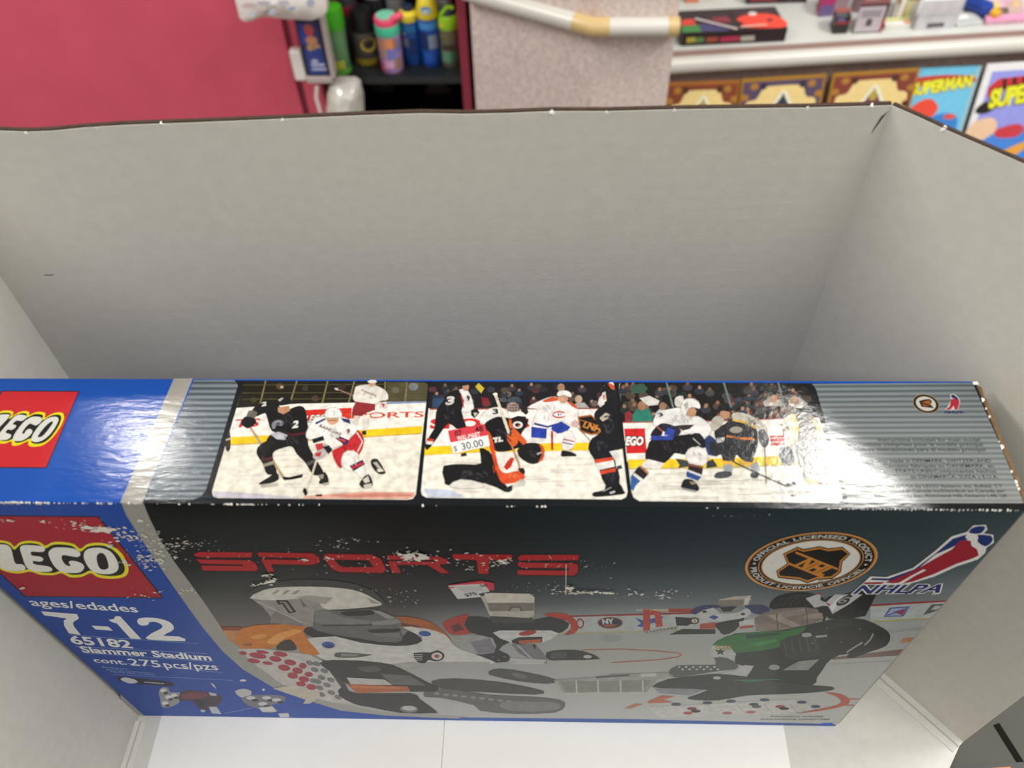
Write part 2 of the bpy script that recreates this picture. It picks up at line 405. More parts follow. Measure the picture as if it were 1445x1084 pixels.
PT = ((0, 0, H), (0, 0, 1)); PF = ((0, 0, 0), (0, -1, 0))
def top(zoom=None, start=3e-5): return Art('top', *PT, gain=KT, zoom=zoom, start=start)
def front(zoom=None, start=3e-5): return Art('front', *PF, gain=KF, zoom=zoom, start=start)
A = Zoom(0, 520, 360/1445); B = Zoom(280, 520, 340/1445); C = Zoom(580, 520, 340/1445); Dz = Zoom(860, 520, 340/1445); E = Zoom(1120, 520, 325/1444)
F1 = Zoom(0, 720, 320/1445); F7 = Zoom(0, 840, 330/1445); F2 = Zoom(260, 740, 400/1445); F3 = Zoom(600, 740, 400/1445); F4 = Zoom(860, 800, 400/1445); F5 = Zoom(1030, 720, 415/1445)

def world_quad(art, x0, x1, a, b):        # axis-aligned rectangle on the face
    if art.face == 'top': return [Vector((x0, a, H)), Vector((x1, a, H)), Vector((x1, b, H)), Vector((x0, b, H))]
    return [Vector((x0, 0, a)), Vector((x1, 0, a)), Vector((x1, 0, b)), Vector((x0, 0, b))]

# ------------------------------------------------ top: stripe, black ground, ribbed silver panels
a = top(None, 1e-5)
kx = [(278, 536.8), (700, 538.5), (1100, 540.5), (1372, 543.5), (1446, 717), (1150, 716), (700, 712.5), (200, 710)]
a.poly(kx, '#14181c'); 
def to_edge(a):
    for v in a.v:
        if v.y < .0035: v.y = -.0002
        if v.x > .2375: v.x = W2+.0003
to_edge(a); a.build('black_ground', m_print, box)
a = top(A); a.poly([(985, 57), (1092, 57), (805, 765), (680, 762)], '#b0aca4'); to_edge(a); a.build('silver_stripe', m_print, box, 'slanted silver stripe')
def ribbed(L, R, n, light, dark, name, edge='#1b2024'):
    """L, R: functions t -> pixel on the left and right side; light/dark: colour pairs top and bottom"""
    a = top(); rows = []
    for i in range(2*n+1):
        t = i/(2*n); l, r = L(t), R(t); cp = dark if i % 2 else light
        mix = lambda p, q, k: tuple(int(p[j:j+2], 16)*(1-k)+int(q[j:j+2], 16)*k for j in (1, 3, 5))
        c0 = mix(cp[0], cp[1], t); h = '#%02x%02x%02x' % tuple(int(x) for x in c0)
        rows.append(([(l[0]+(r[0]-l[0])*k/3, l[1]+(r[1]-l[1])*k/3) for k in range(4)], [h]*4))
    a.grid(rows, sub=2)
    for v in a.v:
        if v.x > .2365: v.x = min(W2, v.x+.0012)
    return a.build(name, m_print, box, 'silver panel of fine light and dark bands')
def polyl(pts):
    def f(t):
        y0, y1 = pts[0][1], pts[-1][1]; y = y0+(y1-y0)*t
        for p, q in zip(pts, pts[1:]):
            if y <= q[1]+1e-6:
                k = (y-p[1])/(q[1]-p[1]); return (p[0]+(q[0]-p[0])*k, y)
        return pts[-1]
    return f
ribbed(polyl(A([(1098, 66), (815, 742)])), polyl(A([(1325, 66), (1350, 90), (1166, 690), (1138, 728), (1095, 742)])), 21, ('#8f99a0', '#8f9aa0'), ('#3a4650', '#46525a'), 'ribbed_panel')
ribbed(polyl(E([(115, 98), (140, 130), (345, 845)])), polyl(E([(1105, 90), (1440, 845)])), 23, ('#97a0a2', '#b4b6b2'), ('#4f5d63', '#8e9494'), 'ribbed_panel')  # paler towards the front: partly print, partly lamp glare put into the colour

# ------------------------------------------------ top: small emblems and the printed notes at the right
a = top(E, 7e-5)
for r, c in ((1, '#b69a63'), (.95, '#1b2024'), (.76, '#c9a878'), (.72, '#d9d7cf')): a.poly(ell(829, 222, 86*r, 58*r, 30, .28), c)
a.poly([(785, 205), (815, 196), (850, 192), (866, 205), (860, 228), (880, 250), (840, 246), (800, 240)], '#1a1410')
a.poly([(797, 212), (852, 200), (866, 240), (812, 236)], '#a9642e'); a.line((800, 215), (868, 240), 8, '#1a1410')
a.build('round_emblem', m_print, box, 'small round black and gold hockey emblem')
a = top(E, 7e-5)
a.poly([(980, 165), (1000, 158), (1030, 178), (1045, 205), (1030, 262), (945, 262), (965, 240), (985, 200)], '#d9dade')
a.poly([(985, 170), (1000, 163), (1025, 182), (1040, 205), (1010, 190), (990, 185)], '#1e2d63')
a.poly([(985, 195), (1012, 187), (1040, 208), (1028, 258), (1010, 260), (1002, 235), (985, 258), (950, 262), (978, 238)], '#c42b3c')
a.text('NHLPA', (948, 283), (1068, 283), (948, 268), '#1e2d6b', .05, .15)
a.build('skater_emblem', m_print, box, 'small red and blue skater emblem')
a = top(E, 7e-5); ink = '#33393b'
for t, x0, x1, y, h in [
    ('Instructions included for main model', 530, 1172, 458, 21), ('Instructions comprises pour le modèle principal', 345, 1188, 488, 21),
    ('Incluye instrucciones para el modelo principal', 388, 1205, 520, 21), ('Components made in DENMARK, SWITZERLAND', 375, 1240, 590, 21),
    ('and USA/Éléments fabriqués au DANEMARK, en', 400, 1258, 622, 21), ('SUISSE et aux ÉTATS-UNIS/Componentes hechos', 382, 1272, 655, 21),
    ('en DINAMARCA, SUIZA y E.U.A.', 735, 1285, 690, 21), ('Distributed in USA by LEGO Systems, Inc. Enfield, CT', 455, 1312, 748, 20),
    ('06082. Distributed in Canada by/Distribué au Canada par', 390, 1328, 778, 20), ('LEGO Canada Inc., Richmond Hill, Ontario L4B 1J4.', 515, 1345, 808, 20)]:
    a.text(t, (x0, y), (x1, y), (x0, y-h), ink, .008)
a.build('lettering', m_print, box, 'small dark printed notes in three languages')

# ------------------------------------------------ brand square, drawn once in its own square and laid on top and front
fr = front(F1)
q = [fr.P(p) for p in F1([(142, 527), (1044, 575), (640, 45)])]
u0, u1, v0, v1 = q[0].x, q[1].x, (q[0].z+q[1].z)/2, q[2].z
def lp(pts):                                  # F1 pixels -> unit square
    o = []
    for p in F1(pts):
        w = fr.P(p); o.append(((w.x-u0)/(u1-u0), (w.z-v0)/(v1-v0)))
    return o
YEL = [(-120, 205), (-40, 190), (30, 196), (70, 210), (92, 232), (130, 204), (190, 195), (255, 205), (288, 226), (335, 205), (400, 203), (470, 216), (512, 246), (560, 216), (640, 208), (720, 230), (780, 282), (813, 345), (817, 395), (785, 428), (700, 437), (625, 427), (577, 402), (520, 425), (450, 428), (392, 402), (340, 414), (260, 412), (192, 392), (120, 404), (40, 392), (-20, 362), (-80, 300)]
BLK = [(-98, 218), (-40, 206), (30, 210), (66, 226), (92, 252), (130, 220), (190, 210), (250, 219), (288, 244), (335, 221), (400, 219), (462, 230), (512, 264), (560, 232), (640, 224), (705, 243), (760, 292), (790, 350), (794, 385), (770, 412), (700, 420), (630, 410), (577, 385), (520, 408), (450, 410), (392, 386), (340, 400), (260, 396), (192, 375), (120, 390), (45, 376), (-5, 350), (-62, 292)]
LET = [[(-72, 226), (-20, 218), (45, 222), (72, 250), (84, 300), (100, 340), (140, 345), (160, 362), (158, 380), (120, 388), (30, 380), (0, 355), (-45, 285)],
       [(128, 240), (160, 222), (262, 230), (287, 248), (270, 266), (205, 264), (196, 275), (208, 290), (258, 297), (277, 314), (258, 328), (212, 324), (222, 345), (305, 358), (334, 376), (312, 392), (215, 388), (168, 362), (140, 290)],
       [(310, 285), (322, 252), (365, 237), (465, 244), (511, 272), (498, 298), (445, 292), (405, 286), (392, 300), (402, 330), (425, 352), (450, 354), (438, 332), (462, 322), (515, 336), (537, 362), (520, 390), (480, 401), (395, 393), (345, 355)],
       [(534, 300), (542, 262), (575, 243), (640, 240), (702, 262), (740, 310), (756, 360), (736, 396), (680, 408), (602, 396), (558, 355)]]
HOLE = [(620, 285), (646, 272), (672, 290), (688, 335), (690, 368), (662, 379), (634, 368), (618, 325)]
def brand(art, org, ux, uy, name, red, yel, wht, blk, m):
    M = lambda pts: [org+ux*p[0]+uy*p[1] for p in pts]
    e = .012
    art.raw(M([(-e, -e), (1+e, -e), (1+e, 1+e), (-e, 1+e)]), blk); art.raw(M([(0, 0), (1, 0), (1, 1), (0, 1)]), red)
    art.raw(M(lp(smooth_loop(YEL, 4))), yel); art.raw(M(lp(smooth_loop(BLK, 4))), blk)
    for L in LET: art.raw(M(lp(smooth_loop(L, 4))), wht)
    art.raw(M(lp(smooth_loop(HOLE, 4))), blk)
    ac = M(lp([(720, 240), (765, 240)])); art.text3('®', ac[0], ux.normalized(), uy.normalized(), (ac[1]-ac[0]).length, uy.length*.05, blk)
    return art.build(name, m, box, 'square red brand logo with bulging white outlined letters')
t = top(); tr, br = t.P((116.8, 553)), t.P((58.3, 659.5)); S = tr.y-br.y
xr_t = (tr.x+br.x)/2; Sx = S*(u1-u0)/(v1-v0)
brand(t, Vector((xr_t-Sx, br.y, H)), Vector((Sx, 0, 0)), Vector((0, S, 0)), 'brand_logo', '#e02430', '#fdf31a', '#f4f3ec', '#12110f', m_print)

def folds(a, x, y, sx, sy, n, c, seed, L=34, w=5, ang=1.1):
    r = random.Random(seed)
    for _ in range(n):
        px, py = x+r.uniform(-1, 1)*sx*.9, y+r.uniform(-1, 1)*sy*.9; th = ang+r.uniform(-.6, .6); l = L*(.5+r.random()); q = w*(.4+r.random())
        dx, dy = math.cos(th)*l/2, math.sin(th)*l/2
        a.poly([(px-dx, py-dy), (px+dy*q/l*2, py-dx*q/l*2), (px+dx, py+dy), (px-dy*q/l*2, py+dx*q/l*2)], c)
# ------------------------------------------------ photo one: two skaters chasing a puck
def frame(art, pts, col): art.poly(pts, col)
a = top(B)
a.rim = '#aaa49c'
frame(a, [(290, 75), (1360, 82), (1378, 98), (1304, 755), (1285, 782), (1255, 788), (112, 777), (86, 762), (82, 735), (268, 105), (276, 84)], '#e9e3d3')
a.poly([(290, 75), (1360, 82), (1378, 98), (1368, 200), (600, 212), (229, 238), (268, 105), (276, 84)], '#1f1c12')
a.poly([(1130, 82), (1360, 84), (1376, 100), (1366, 198), (1130, 206)], '#4f4a34')
for x0, y0, x1, y1 in ((404, 74, 366, 232), (590, 76, 548, 214), (775, 76, 742, 212), (935, 78, 900, 210), (1120, 80, 1118, 205), (1250, 82, 1240, 200)): a.line((x0, y0), (x1, y1), 9, '#7d7650')
for y in (100, 148, 185): a.line((262, y), (1370, y-6), 4, '#575232')
for x, y, r, c in ((490, 108, 24, '#5a4632'), (500, 112, 10, '#c8b7a0'), (700, 180, 22, '#4a3b2c'), (860, 110, 26, '#3a2a28'), (1290, 110, 30, '#7b7e82'), (330, 190, 20, '#3e3a22'), (640, 120, 20, '#3b3b2b'), (1180, 130, 24, '#66614c')): a.poly(ell(x, y, r, r*.8, 10), c)
a.poly([(229, 238), (600, 213), (1366, 197), (1345, 350), (400, 402), (176, 418)], '#efeae1')
a.poly([(1090, 204), (1366, 197), (1365, 207), (1090, 216)], '#7d93b8')
a.poly([(177, 413), (700, 388), (1345, 345), (1341, 386), (700, 425), (165, 457)], '#efc81c')
a.poly([(165, 457), (700, 425), (1341, 386), (1338, 394), (700, 433), (163, 465)], '#c9a54a')
a.poly([(630, 250), (920, 236), (915, 300), (640, 325)], '#cf2c22'); a.text('LEGO', (640, 322), (760, 312), (640, 285), '#f2efe6', .02, .2, '#161210', .05)
a.text('SPORTS', (880, 302), (1352, 292), (880, 268), '#d0452c', .02)
a.text('TS', (205, 356), (358, 348), (205, 308), '#cf2c22', .02, .2)
for k in range(26):      # skate marks in the ice
    r = random.Random(40+k); y = 470+300*(k/26); x = 130+r.random()*850; l = 150+r.random()*320
    a.line((x, y), (min(x+l, 1290), y+r.uniform(-14, 10)), 3, r.choice(['#cfc4bd', '#d9cdb9', '#c9bcc0', '#d6d2c8', '#f2eee2']))
a.poly([(90, 735), (400, 755), (640, 778), (300, 780), (90, 772)], '#c5bfc9'); a.poly([(640, 765), (980, 738), (1300, 742), (1290, 772), (1250, 785), (620, 780)], '#d9a593')
a.poly([(780, 760), (1100, 748), (1295, 755), (1285, 768), (900, 775)], '#c98372')
# referee arm at the left border
a.poly([(185, 360), (195, 420), (192, 480), (180, 502), (165, 490), (160, 440)], '#2a2622'); a.line((165, 430), (196, 420), 10, '#b9b0a0')
# dark jersey skater
a.line((305, 345), (515, 660), 17, '#b49c78'); a.poly([(500, 650), (545, 652), (628, 634), (622, 655), (560, 668), (515, 672)], '#1c1815')
a.poly([(430, 400), (500, 380), (640, 380), (660, 460), (690, 520), (740, 600), (745, 630), (690, 640), (640, 565), (590, 515), (560, 470), (500, 480), (450, 505), (450, 560), (470, 625), (412, 635), (385, 570), (350, 515), (358, 470), (395, 455)], '#1d1b1c', 3)
a.poly([(325, 245), (385, 205), (460, 210), (520, 250), (600, 225), (640, 245), (655, 330), (655, 375), (600, 392), (520, 395), (440, 375), (410, 290), (395, 270), (340, 290)], '#191819', 3)
a.poly([(430, 395), (480, 380), (535, 400), (520, 430), (470, 425)], '#b9b6bd'); a.poly([(495, 370), (560, 395), (650, 380), (650, 392), (560, 405)], '#5b1e26')
a.poly([(325, 250), (355, 265), (340, 300), (285, 290), (300, 255)], '#6d665c'); a.poly([(255, 330), (280, 290), (335, 300), (345, 330), (300, 360), (275, 350)], '#171516', 3)
a.poly([(360, 470), (400, 440), (450, 440), (455, 465), (395, 500), (365, 500)], '#242021', 3)
a.poly([(475, 235), (545, 225), (548, 255), (510, 275), (478, 262)], '#c48f6c'); a.poly([(458, 218), (470, 185), (510, 172), (550, 182), (556, 208), (520, 220), (470, 225)], '#17181a', 3)
a.poly([(475, 188), (500, 176), (512, 178), (490, 200)], '#a8a8a6')
a.text('2', (560, 358), (598, 352), (560, 320), '#e3dfd8', .05, .2); a.text('2', (378, 228), (408, 222), (378, 205), '#e3dfd8', .05, .2)
a.poly([(440, 350), (445, 325), (475, 310), (510, 320), (500, 345), (470, 340), (455, 365)], '#85858c', 3); a.poly([(460, 340), (480, 322), (495, 335)], '#2b2d33')
a.poly([(372, 545), (445, 530), (452, 545), (380, 560)], '#5b2a30'); a.poly([(385, 575), (458, 552), (462, 572), (392, 592)], '#8d8a75'); a.poly([(640, 570), (690, 548), (700, 562), (660, 585)], '#4d4e48')
a.poly([(365, 688), (410, 660), (470, 625), (482, 668), (430, 690), (375, 698)], '#22201d', 2); a.poly([(372, 697), (480, 685), (476, 708), (376, 716)], '#b8b3a8')
a.poly([(720, 640), (760, 622), (782, 668), (770, 695), (722, 690), (730, 665)], '#23211f', 2); a.poly([(740, 692), (785, 682), (786, 698), (750, 704)], '#b5afa2'); a.poly([(722, 640), (752, 635), (748, 660), (735, 665)], '#97927f')
folds(a, 540, 310, 40, 35, 12, '#332f30', 1); folds(a, 560, 430, 45, 18, 12, '#34302f', 2); folds(a, 400, 530, 20, 35, 6, '#383433', 4)
# white and red skater
a.line((712, 540), (648, 745), 12, '#d3c6b0'); a.poly([(625, 738), (632, 715), (650, 725), (655, 755), (640, 766)], '#1d1a18'); a.poly([(702, 757), (742, 754), (742, 768), (704, 768)], '#1a1714')
a.poly([(915, 385), (960, 370), (995, 435), (965, 520), (930, 490), (870, 520), (880, 570), (850, 600), (820, 560), (800, 500), (830, 480), (900, 440)], '#c02a2f', 2)
a.line((950, 385), (985, 440), 6, '#efe7e0'); a.line((985, 440), (955, 500), 6, '#efe7e0')
a.poly([(868, 520), (900, 495), (955, 510), (958, 545), (990, 580), (1000, 640), (970, 655), (950, 625), (900, 610), (860, 580)], '#e9e5dd', 3)
a.poly([(905, 585), (985, 548), (1000, 575), (930, 618)], '#262a4d'); a.poly([(915, 592), (988, 560), (994, 572), (925, 606)], '#bf2c33'); 
a.poly([(1005, 565), (1040, 555), (1045, 600), (1015, 600)], '#e3dfd6'); a.poly([(1035, 550), (1075, 545), (1118, 615), (1120, 632), (1080, 634), (1040, 590)], '#2a2724', 2); a.poly([(1045, 565), (1070, 562), (1105, 610), (1090, 612)], '#b9b4a8'); a.poly([(1070, 605), (1108, 608), (1112, 618), (1078, 622)], '#d9d2c4')
a.poly([(965, 690), (985, 660), (1020, 635), (1045, 680), (1040, 715), (990, 720), (970, 705)], '#2a2724', 2); a.poly([(985, 668), (1018, 645), (1028, 680), (1000, 690)], '#cbc6ba'); a.poly([(990, 700), (1040, 690), (1042, 715), (995, 720)], '#c5bfb3')
a.poly([(700, 300), (760, 290), (850, 290), (920, 320), (950, 370), (910, 415), (885, 445), (820, 475), (770, 470), (745, 420), (690, 430), (650, 415), (655, 370)], '#ece8e2', 3)
a.poly([(680, 425), (750, 405), (755, 430), (690, 450)], '#1f2024'); a.poly([(820, 420), (850, 408), (905, 432), (895, 452), (875, 460)], '#282d55'); a.poly([(845, 420), (885, 430), (880, 445), (840, 430)], '#c23a40')
a.poly([(850, 295), (905, 308), (915, 335), (870, 320)], '#323a66'); a.poly([(700, 325), (760, 298), (765, 308), (705, 338)], '#323a66')
a.poly([(700, 460), (760, 450), (790, 475), (770, 515), (730, 550), (690, 540), (690, 515), (710, 495)], '#b9b1ad', 2); a.poly([(700, 455), (745, 448), (750, 480), (715, 495)], '#c0343a'); a.poly([(745, 470), (785, 462), (805, 490), (780, 515)], '#1f2125'); a.poly([(700, 510), (740, 500), (730, 530), (700, 528)], '#c0343a')
a.poly([(768, 290), (838, 288), (835, 325), (800, 340), (775, 325)], '#cf9f7d', 2); a.poly([(760, 290), (768, 255), (800, 236), (840, 245), (858, 275), (848, 292), (800, 296)], '#ece9e4', 3)
a.line((775, 312), (830, 314), 5, '#8d6a54')
a.text('RANGERS', (722, 350), (850, 405), (722, 332), '#5a2d38', .03); a.text('9', (888, 392), (910, 390), (888, 365), '#7a2734', .05)
folds(a, 790, 390, 45, 30, 14, '#c9c2be', 5); folds(a, 930, 560, 25, 25, 7, '#c9c4be', 6); folds(a, 900, 480, 40, 30, 8, '#8e1e26', 7); folds(a, 820, 270, 15, 10, 4, '#c9c6c2', 8, 18)
# far skater
a.line((820, 120), (930, 165), 8, '#8d6a66'); a.poly([(815, 118), (835, 118), (840, 134), (822, 130)], '#cbbfb5'); a.poly([(950, 110), (1015, 100), (1070, 108), (1125, 140), (1135, 185), (1090, 195), (1065, 215), (960, 205), (930, 180), (940, 130)], '#e3ddd3', 3)
a.poly([(1018, 80), (1065, 80), (1060, 105), (1030, 112)], '#c79a7a'); a.poly([(1012, 80), (1030, 70), (1062, 70), (1072, 84), (1040, 90)], '#e8e4dc')
a.poly([(945, 200), (1060, 215), (1060, 250), (1000, 270), (985, 285), (920, 285), (925, 240)], '#8f2c30'); a.poly([(1085, 205), (1130, 200), (1130, 240), (1090, 240)], '#d4c4ba'); a.poly([(1095, 210), (1120, 215), (1110, 236)], '#ab3a3c')
a.poly([(985, 280), (1030, 280), (1015, 370), (985, 372)], '#e0d8cb'); a.poly([(935, 285), (965, 285), (960, 345), (940, 345)], '#d9d1c2'); a.poly([(980, 378), (1005, 372), (1008, 398), (985, 400)], '#2c2926')
folds(a, 1030, 160, 45, 22, 10, '#c4bcb0', 9, 24); a.text('RANGERS', (975, 135), (1065, 172), (975, 122), '#8b6d68', .03)
a.build('printed_photo', m_photo, box, 'printed photo of two skaters chasing a puck')

# ------------------------------------------------ photo two: goalkeeper on his knees
a = top(C)
a.rim = '#aaa49c'
frame(a, [(140, 82), (1195, 80), (1215, 92), (1225, 120), (1298, 740), (1290, 772), (1262, 786), (95, 776), (66, 760), (60, 735), (118, 105), (125, 90)], '#ece7da')
a.poly([(135, 82), (1195, 80), (1215, 92), (1225, 120), (1238, 240), (700, 242), (105, 244), (118, 105), (125, 90)], '#1d1b20')
r = random.Random(7)
for k in range(48):
    x = 130+r.random()*1080; y = 92+r.random()*135; c = r.choice(['#3b3740', '#55303a', '#24323f', '#4a4436', '#2a2a30', '#5b4a42', '#6d5a50', '#30363f'])
    a.poly(ell(x, y+14, 26, 18, 9), c)
    if k % 2: a.poly(ell(x, y-4, 9, 10, 8), r.choice(['#9a7560', '#7d5b4a', '#b08a70']))
a.poly([(385, 110), (405, 88), (440, 120), (420, 150)], '#c9b23a'); a.poly([(420, 170), (465, 180), (470, 225), (430, 225)], '#7d2430'); a.poly(ell(1005, 185, 22, 24), '#b59c82'); a.poly([(985, 210), (1040, 205), (1070, 238), (980, 238)], '#a8a49c'); a.poly(ell(900, 115, 22, 24), '#a88068'); a.poly([(130, 180), (200, 180), (200, 236), (125, 236)], '#2f4664')
a.text('DD', (520, 200), (570, 200), (520, 178), '#6f7076', .02)
a.poly([(105, 240), (1236, 236), (1258, 450), (83, 490)], '#efebe3'); a.poly([(112, 240), (1232, 236), (1233, 244), (111, 249)], '#8c4a40')
a.poly([(84, 469), (400, 458), (1258, 440), (1264, 488), (400, 505), (80, 522)], '#eeca22')
a.text('SPORTS', (112, 360), (712, 355), (112, 305), '#cf2b2c', .05)
a.line((845, 375), (847, 490), 14, '#b03430')
for k in range(22):
    q = random.Random(70+k); y = 540+220*(k/22); x = 100+q.random()*900; a.line((x, y), (x+120+q.random()*200, y+q.uniform(-8, 8)), 3, q.choice(['#d8d0bd', '#cfc8ba', '#dccbc0', '#c9c6c4']))
a.poly([(75, 720), (240, 730), (330, 770), (100, 775)], '#c3c8d8')
# skater far left
a.poly([(235, 140), (300, 130), (330, 175), (305, 262), (330, 340), (320, 358), (270, 362), (225, 330), (170, 400), (120, 470), (90, 490), (88, 440), (140, 360), (150, 260), (190, 200)], '#1a191c', 2)
a.poly([(290, 130), (340, 135), (368, 200), (372, 250), (330, 265), (305, 255), (320, 195)], '#e5e0dc', 2); a.line((300, 150), (318, 240), 6, '#c0402c')
a.poly([(360, 250), (395, 240), (412, 265), (380, 300), (360, 280)], '#211f22'); a.poly([(375, 265), (400, 268), (382, 292)], '#c9c4bd')
a.poly(ell(328, 112, 20, 24), '#b98b6e'); a.poly([(300, 108), (312, 85), (345, 82), (355, 98), (320, 104)], '#16181a')
a.text('3', (205, 218), (255, 215), (212, 172), '#d6d0cc', .05, .2); a.text('9', (335, 195), (355, 193), (335, 165), '#2a2a2e', .05)
a.poly([(95, 420), (140, 425), (135, 440), (92, 436)], '#c23a2c'); a.poly([(92, 436), (135, 440), (128, 458), (90, 455)], '#e3ddd5')
# skater in white with blue shorts
a.poly([(700, 235), (790, 190), (860, 172), (930, 200), (995, 235), (1000, 300), (985, 345), (930, 330), (880, 345), (830, 365), (735, 350), (740, 300), (760, 245)], '#e9e5e2', 3)
a.poly([(785, 195), (850, 170), (885, 178), (880, 195), (800, 205)], '#c9582e'); a.poly([(935, 200), (960, 200), (998, 232), (995, 246), (960, 225)], '#c9582e')
a.poly(ell(888, 278, 42, 22), '#b8402e'); a.poly(ell(890, 278, 31, 13), '#e9e5e2'); a.poly([(905, 270), (940, 268), (940, 288), (905, 286)], '#e9e5e2'); a.text('H', (880, 286), (905, 286), (880, 270), '#3a4684', .05)
a.poly([(738, 325), (820, 345), (900, 322), (902, 334), (820, 358), (736, 338)], '#323c78')
a.poly([(722, 350), (815, 362), (812, 420), (770, 432), (720, 418)], '#2b3f9e'); a.poly([(845, 345), (900, 318), (958, 352), (930, 385), (880, 392), (840, 368)], '#2b3f9e')
a.poly([(720, 415), (810, 422), (800, 445), (725, 440)], '#dcd8d4'); a.poly([(905, 390), (960, 375), (985, 430), (965, 480), (915, 490), (905, 450), (925, 420)], '#e6e1dc', 2); a.line((912, 425), (980, 440), 7, '#a83636'); a.line((910, 445), (972, 458), 6, '#323c78')
a.poly([(898, 520), (905, 492), (960, 500), (990, 515), (992, 528), (905, 530)], '#1f1e20')
a.poly(ell(912, 178, 30, 34), '#c9977a'); a.poly([(880, 165), (885, 142), (920, 134), (955, 148), (958, 172), (920, 160)], '#e6e3df', 3); a.poly([(958, 325), (985, 305), (1015, 330), (995, 358), (968, 352)], '#c4a8a0')
a.line((1000, 355), (1085, 445), 8, '#9a8a78')
folds(a, 850, 260, 60, 40, 18, '#cac4c4', 11); folds(a, 790, 390, 20, 15, 4, '#22338a', 12); folds(a, 900, 360, 20, 14, 4, '#22338a', 13); folds(a, 225, 270, 30, 60, 10, '#333036', 14)
# goalkeeper
a.poly([(415, 300), (450, 255), (520, 235), (575, 260), (580, 330), (470, 350), (425, 340)], '#e6e2dd', 3)
a.poly([(455, 320), (520, 290), (600, 300), (690, 300), (698, 340), (660, 400), (690, 450), (640, 480), (560, 500), (500, 490), (455, 400), (440, 350)], '#1a191b', 3)
a.poly([(600, 300), (640, 285), (690, 290), (690, 330), (620, 340)], '#1a191b'); a.poly(ell(640, 340, 30, 22), '#e0dcd6'); a.poly(ell(640, 340, 17, 12), '#1a191b'); a.poly(ell(648, 345, 7, 6), '#d8562a')
a.poly([(410, 480), (470, 500), (505, 560), (560, 690), (600, 735), (560, 740), (440, 690), (230, 705), (200, 670), (195, 585), (330, 575), (420, 570)], '#1b1a1c', 2)
a.poly([(230, 705), (300, 668), (420, 690), (435, 715), (300, 722)], '#dcd8cf', 2)
a.poly([(450, 380), (480, 400), (505, 500), (530, 600), (570, 630), (650, 612), (680, 640), (670, 670), (560, 695), (520, 640), (490, 540)], '#d9512a', 2)
a.poly([(520, 510), (600, 500), (622, 530), (580, 600), (555, 612), (545, 590)], '#ece7dd'); a.poly([(575, 560), (600, 535), (620, 540), (600, 590), (575, 612), (555, 595)], '#c23324')
a.poly([(586, 310), (605, 312), (610, 350), (690, 430), (692, 465), (675, 462), (600, 380)], '#d9602a', 2); a.poly([(570, 405), (600, 388), (635, 405), (640, 450), (610, 470), (585, 445)], '#d9602a', 2)
a.poly([(635, 495), (690, 450), (770, 452), (800, 490), (790, 545), (740, 575), (690, 562), (650, 530)], '#1f1c1e', 3); a.poly([(765, 455), (795, 470), (803, 500), (790, 550), (760, 570), (785, 520), (780, 480)], '#d0552a')
a.poly([(755, 510), (785, 500), (785, 508), (757, 520)], '#b9b5b0')
a.line((505, 155), (590, 395), 17, '#d8cdb6'); a.line((605, 465), (655, 600), 10, '#b57a55'); a.line((630, 480), (660, 600), 5, '#d9cfc0'); a.poly(ell(506, 156, 14, 9), '#e8dfcc')
a.poly([(620, 690), (660, 665), (690, 680), (680, 702), (610, 720), (570, 715)], '#c9c4ba'); a.poly([(640, 600), (675, 598), (685, 620), (678, 640), (655, 625)], '#26221f'); a.poly([(555, 720), (610, 700), (605, 735), (575, 745)], '#23252a')
a.poly(ell(618, 215, 50, 45), '#2a2c31'); a.poly(ell(612, 235, 38, 30), '#b09488'); 
for k in range(5): a.line((578+k*17, 212), (582+k*16, 262), 4, '#4b4a4e')
for k in range(3): a.line((575, 222+k*15), (652, 222+k*15), 4, '#4b4a4e')
a.poly([(575, 200), (590, 175), (640, 172), (665, 200), (620, 205)], '#3d4a55', 2); a.poly([(655, 235), (690, 225), (705, 265), (690, 280), (660, 258)], '#2d2327')
folds(a, 560, 400, 50, 40, 16, '#35323a', 15); folds(a, 380, 640, 80, 25, 16, '#3a363a', 16, 40, 6, .2); folds(a, 500, 590, 12, 50, 6, '#b53e1e', 17); folds(a, 610, 650, 30, 12, 6, '#ee7a48', 18); folds(a, 720, 510, 30, 25, 8, '#3a3436', 19); a.text('3', (490, 275), (525, 273), (490, 245), '#25252a', .05); a.text('TL', (490, 446), (552, 436), (490, 420), '#e8e2da', .08, .2)
a.poly([(300, 512), (330, 505), (335, 525), (300, 530)], '#26241f')
# dark skater at the right border
a.poly([(1000, 290), (1080, 278), (1155, 345), (1130, 395), (1080, 402), (1015, 380)], '#a9622e'); a.poly([(1008, 297), (1080, 288), (1140, 345), (1120, 385), (1080, 393), (1020, 372)], '#1c1a1a'); a.text('LNH', (1028, 352), (1130, 386), (1028, 312), '#c9823a', .04); a.line((1012, 310), (1145, 352), 5, '#a9622e')
a.poly([(1150, 120), (1180, 90), (1225, 130), (1240, 250), (1262, 420), (1275, 480), (1220, 500), (1240, 600), (1250, 690), (1165, 700), (1130, 610), (1095, 540), (1062, 480), (1085, 420), (1140, 380), (1100, 300), (1105, 260), (1140, 225), (1130, 180)], '#1c1c20', 2)
a.poly([(1180, 90), (1215, 85), (1222, 130), (1200, 125)], '#d65a30'); a.poly([(1185, 85), (1210, 85), (1220, 105)], '#e9e4dc')
a.poly([(1120, 215), (1128, 180), (1150, 155), (1160, 215), (1135, 235)], '#ded9d4'); a.poly([(1145, 150), (1165, 140), (1172, 195), (1155, 210)], '#d9d3cd'); a.poly([(1150, 165), (1162, 160), (1163, 185), (1154, 190)], '#cf6a3a')
a.poly([(1130, 300), (1165, 268), (1195, 275), (1185, 300), (1150, 320)], '#b8b09c'); a.poly([(1155, 290), (1180, 282), (1170, 300)], '#2a2824')
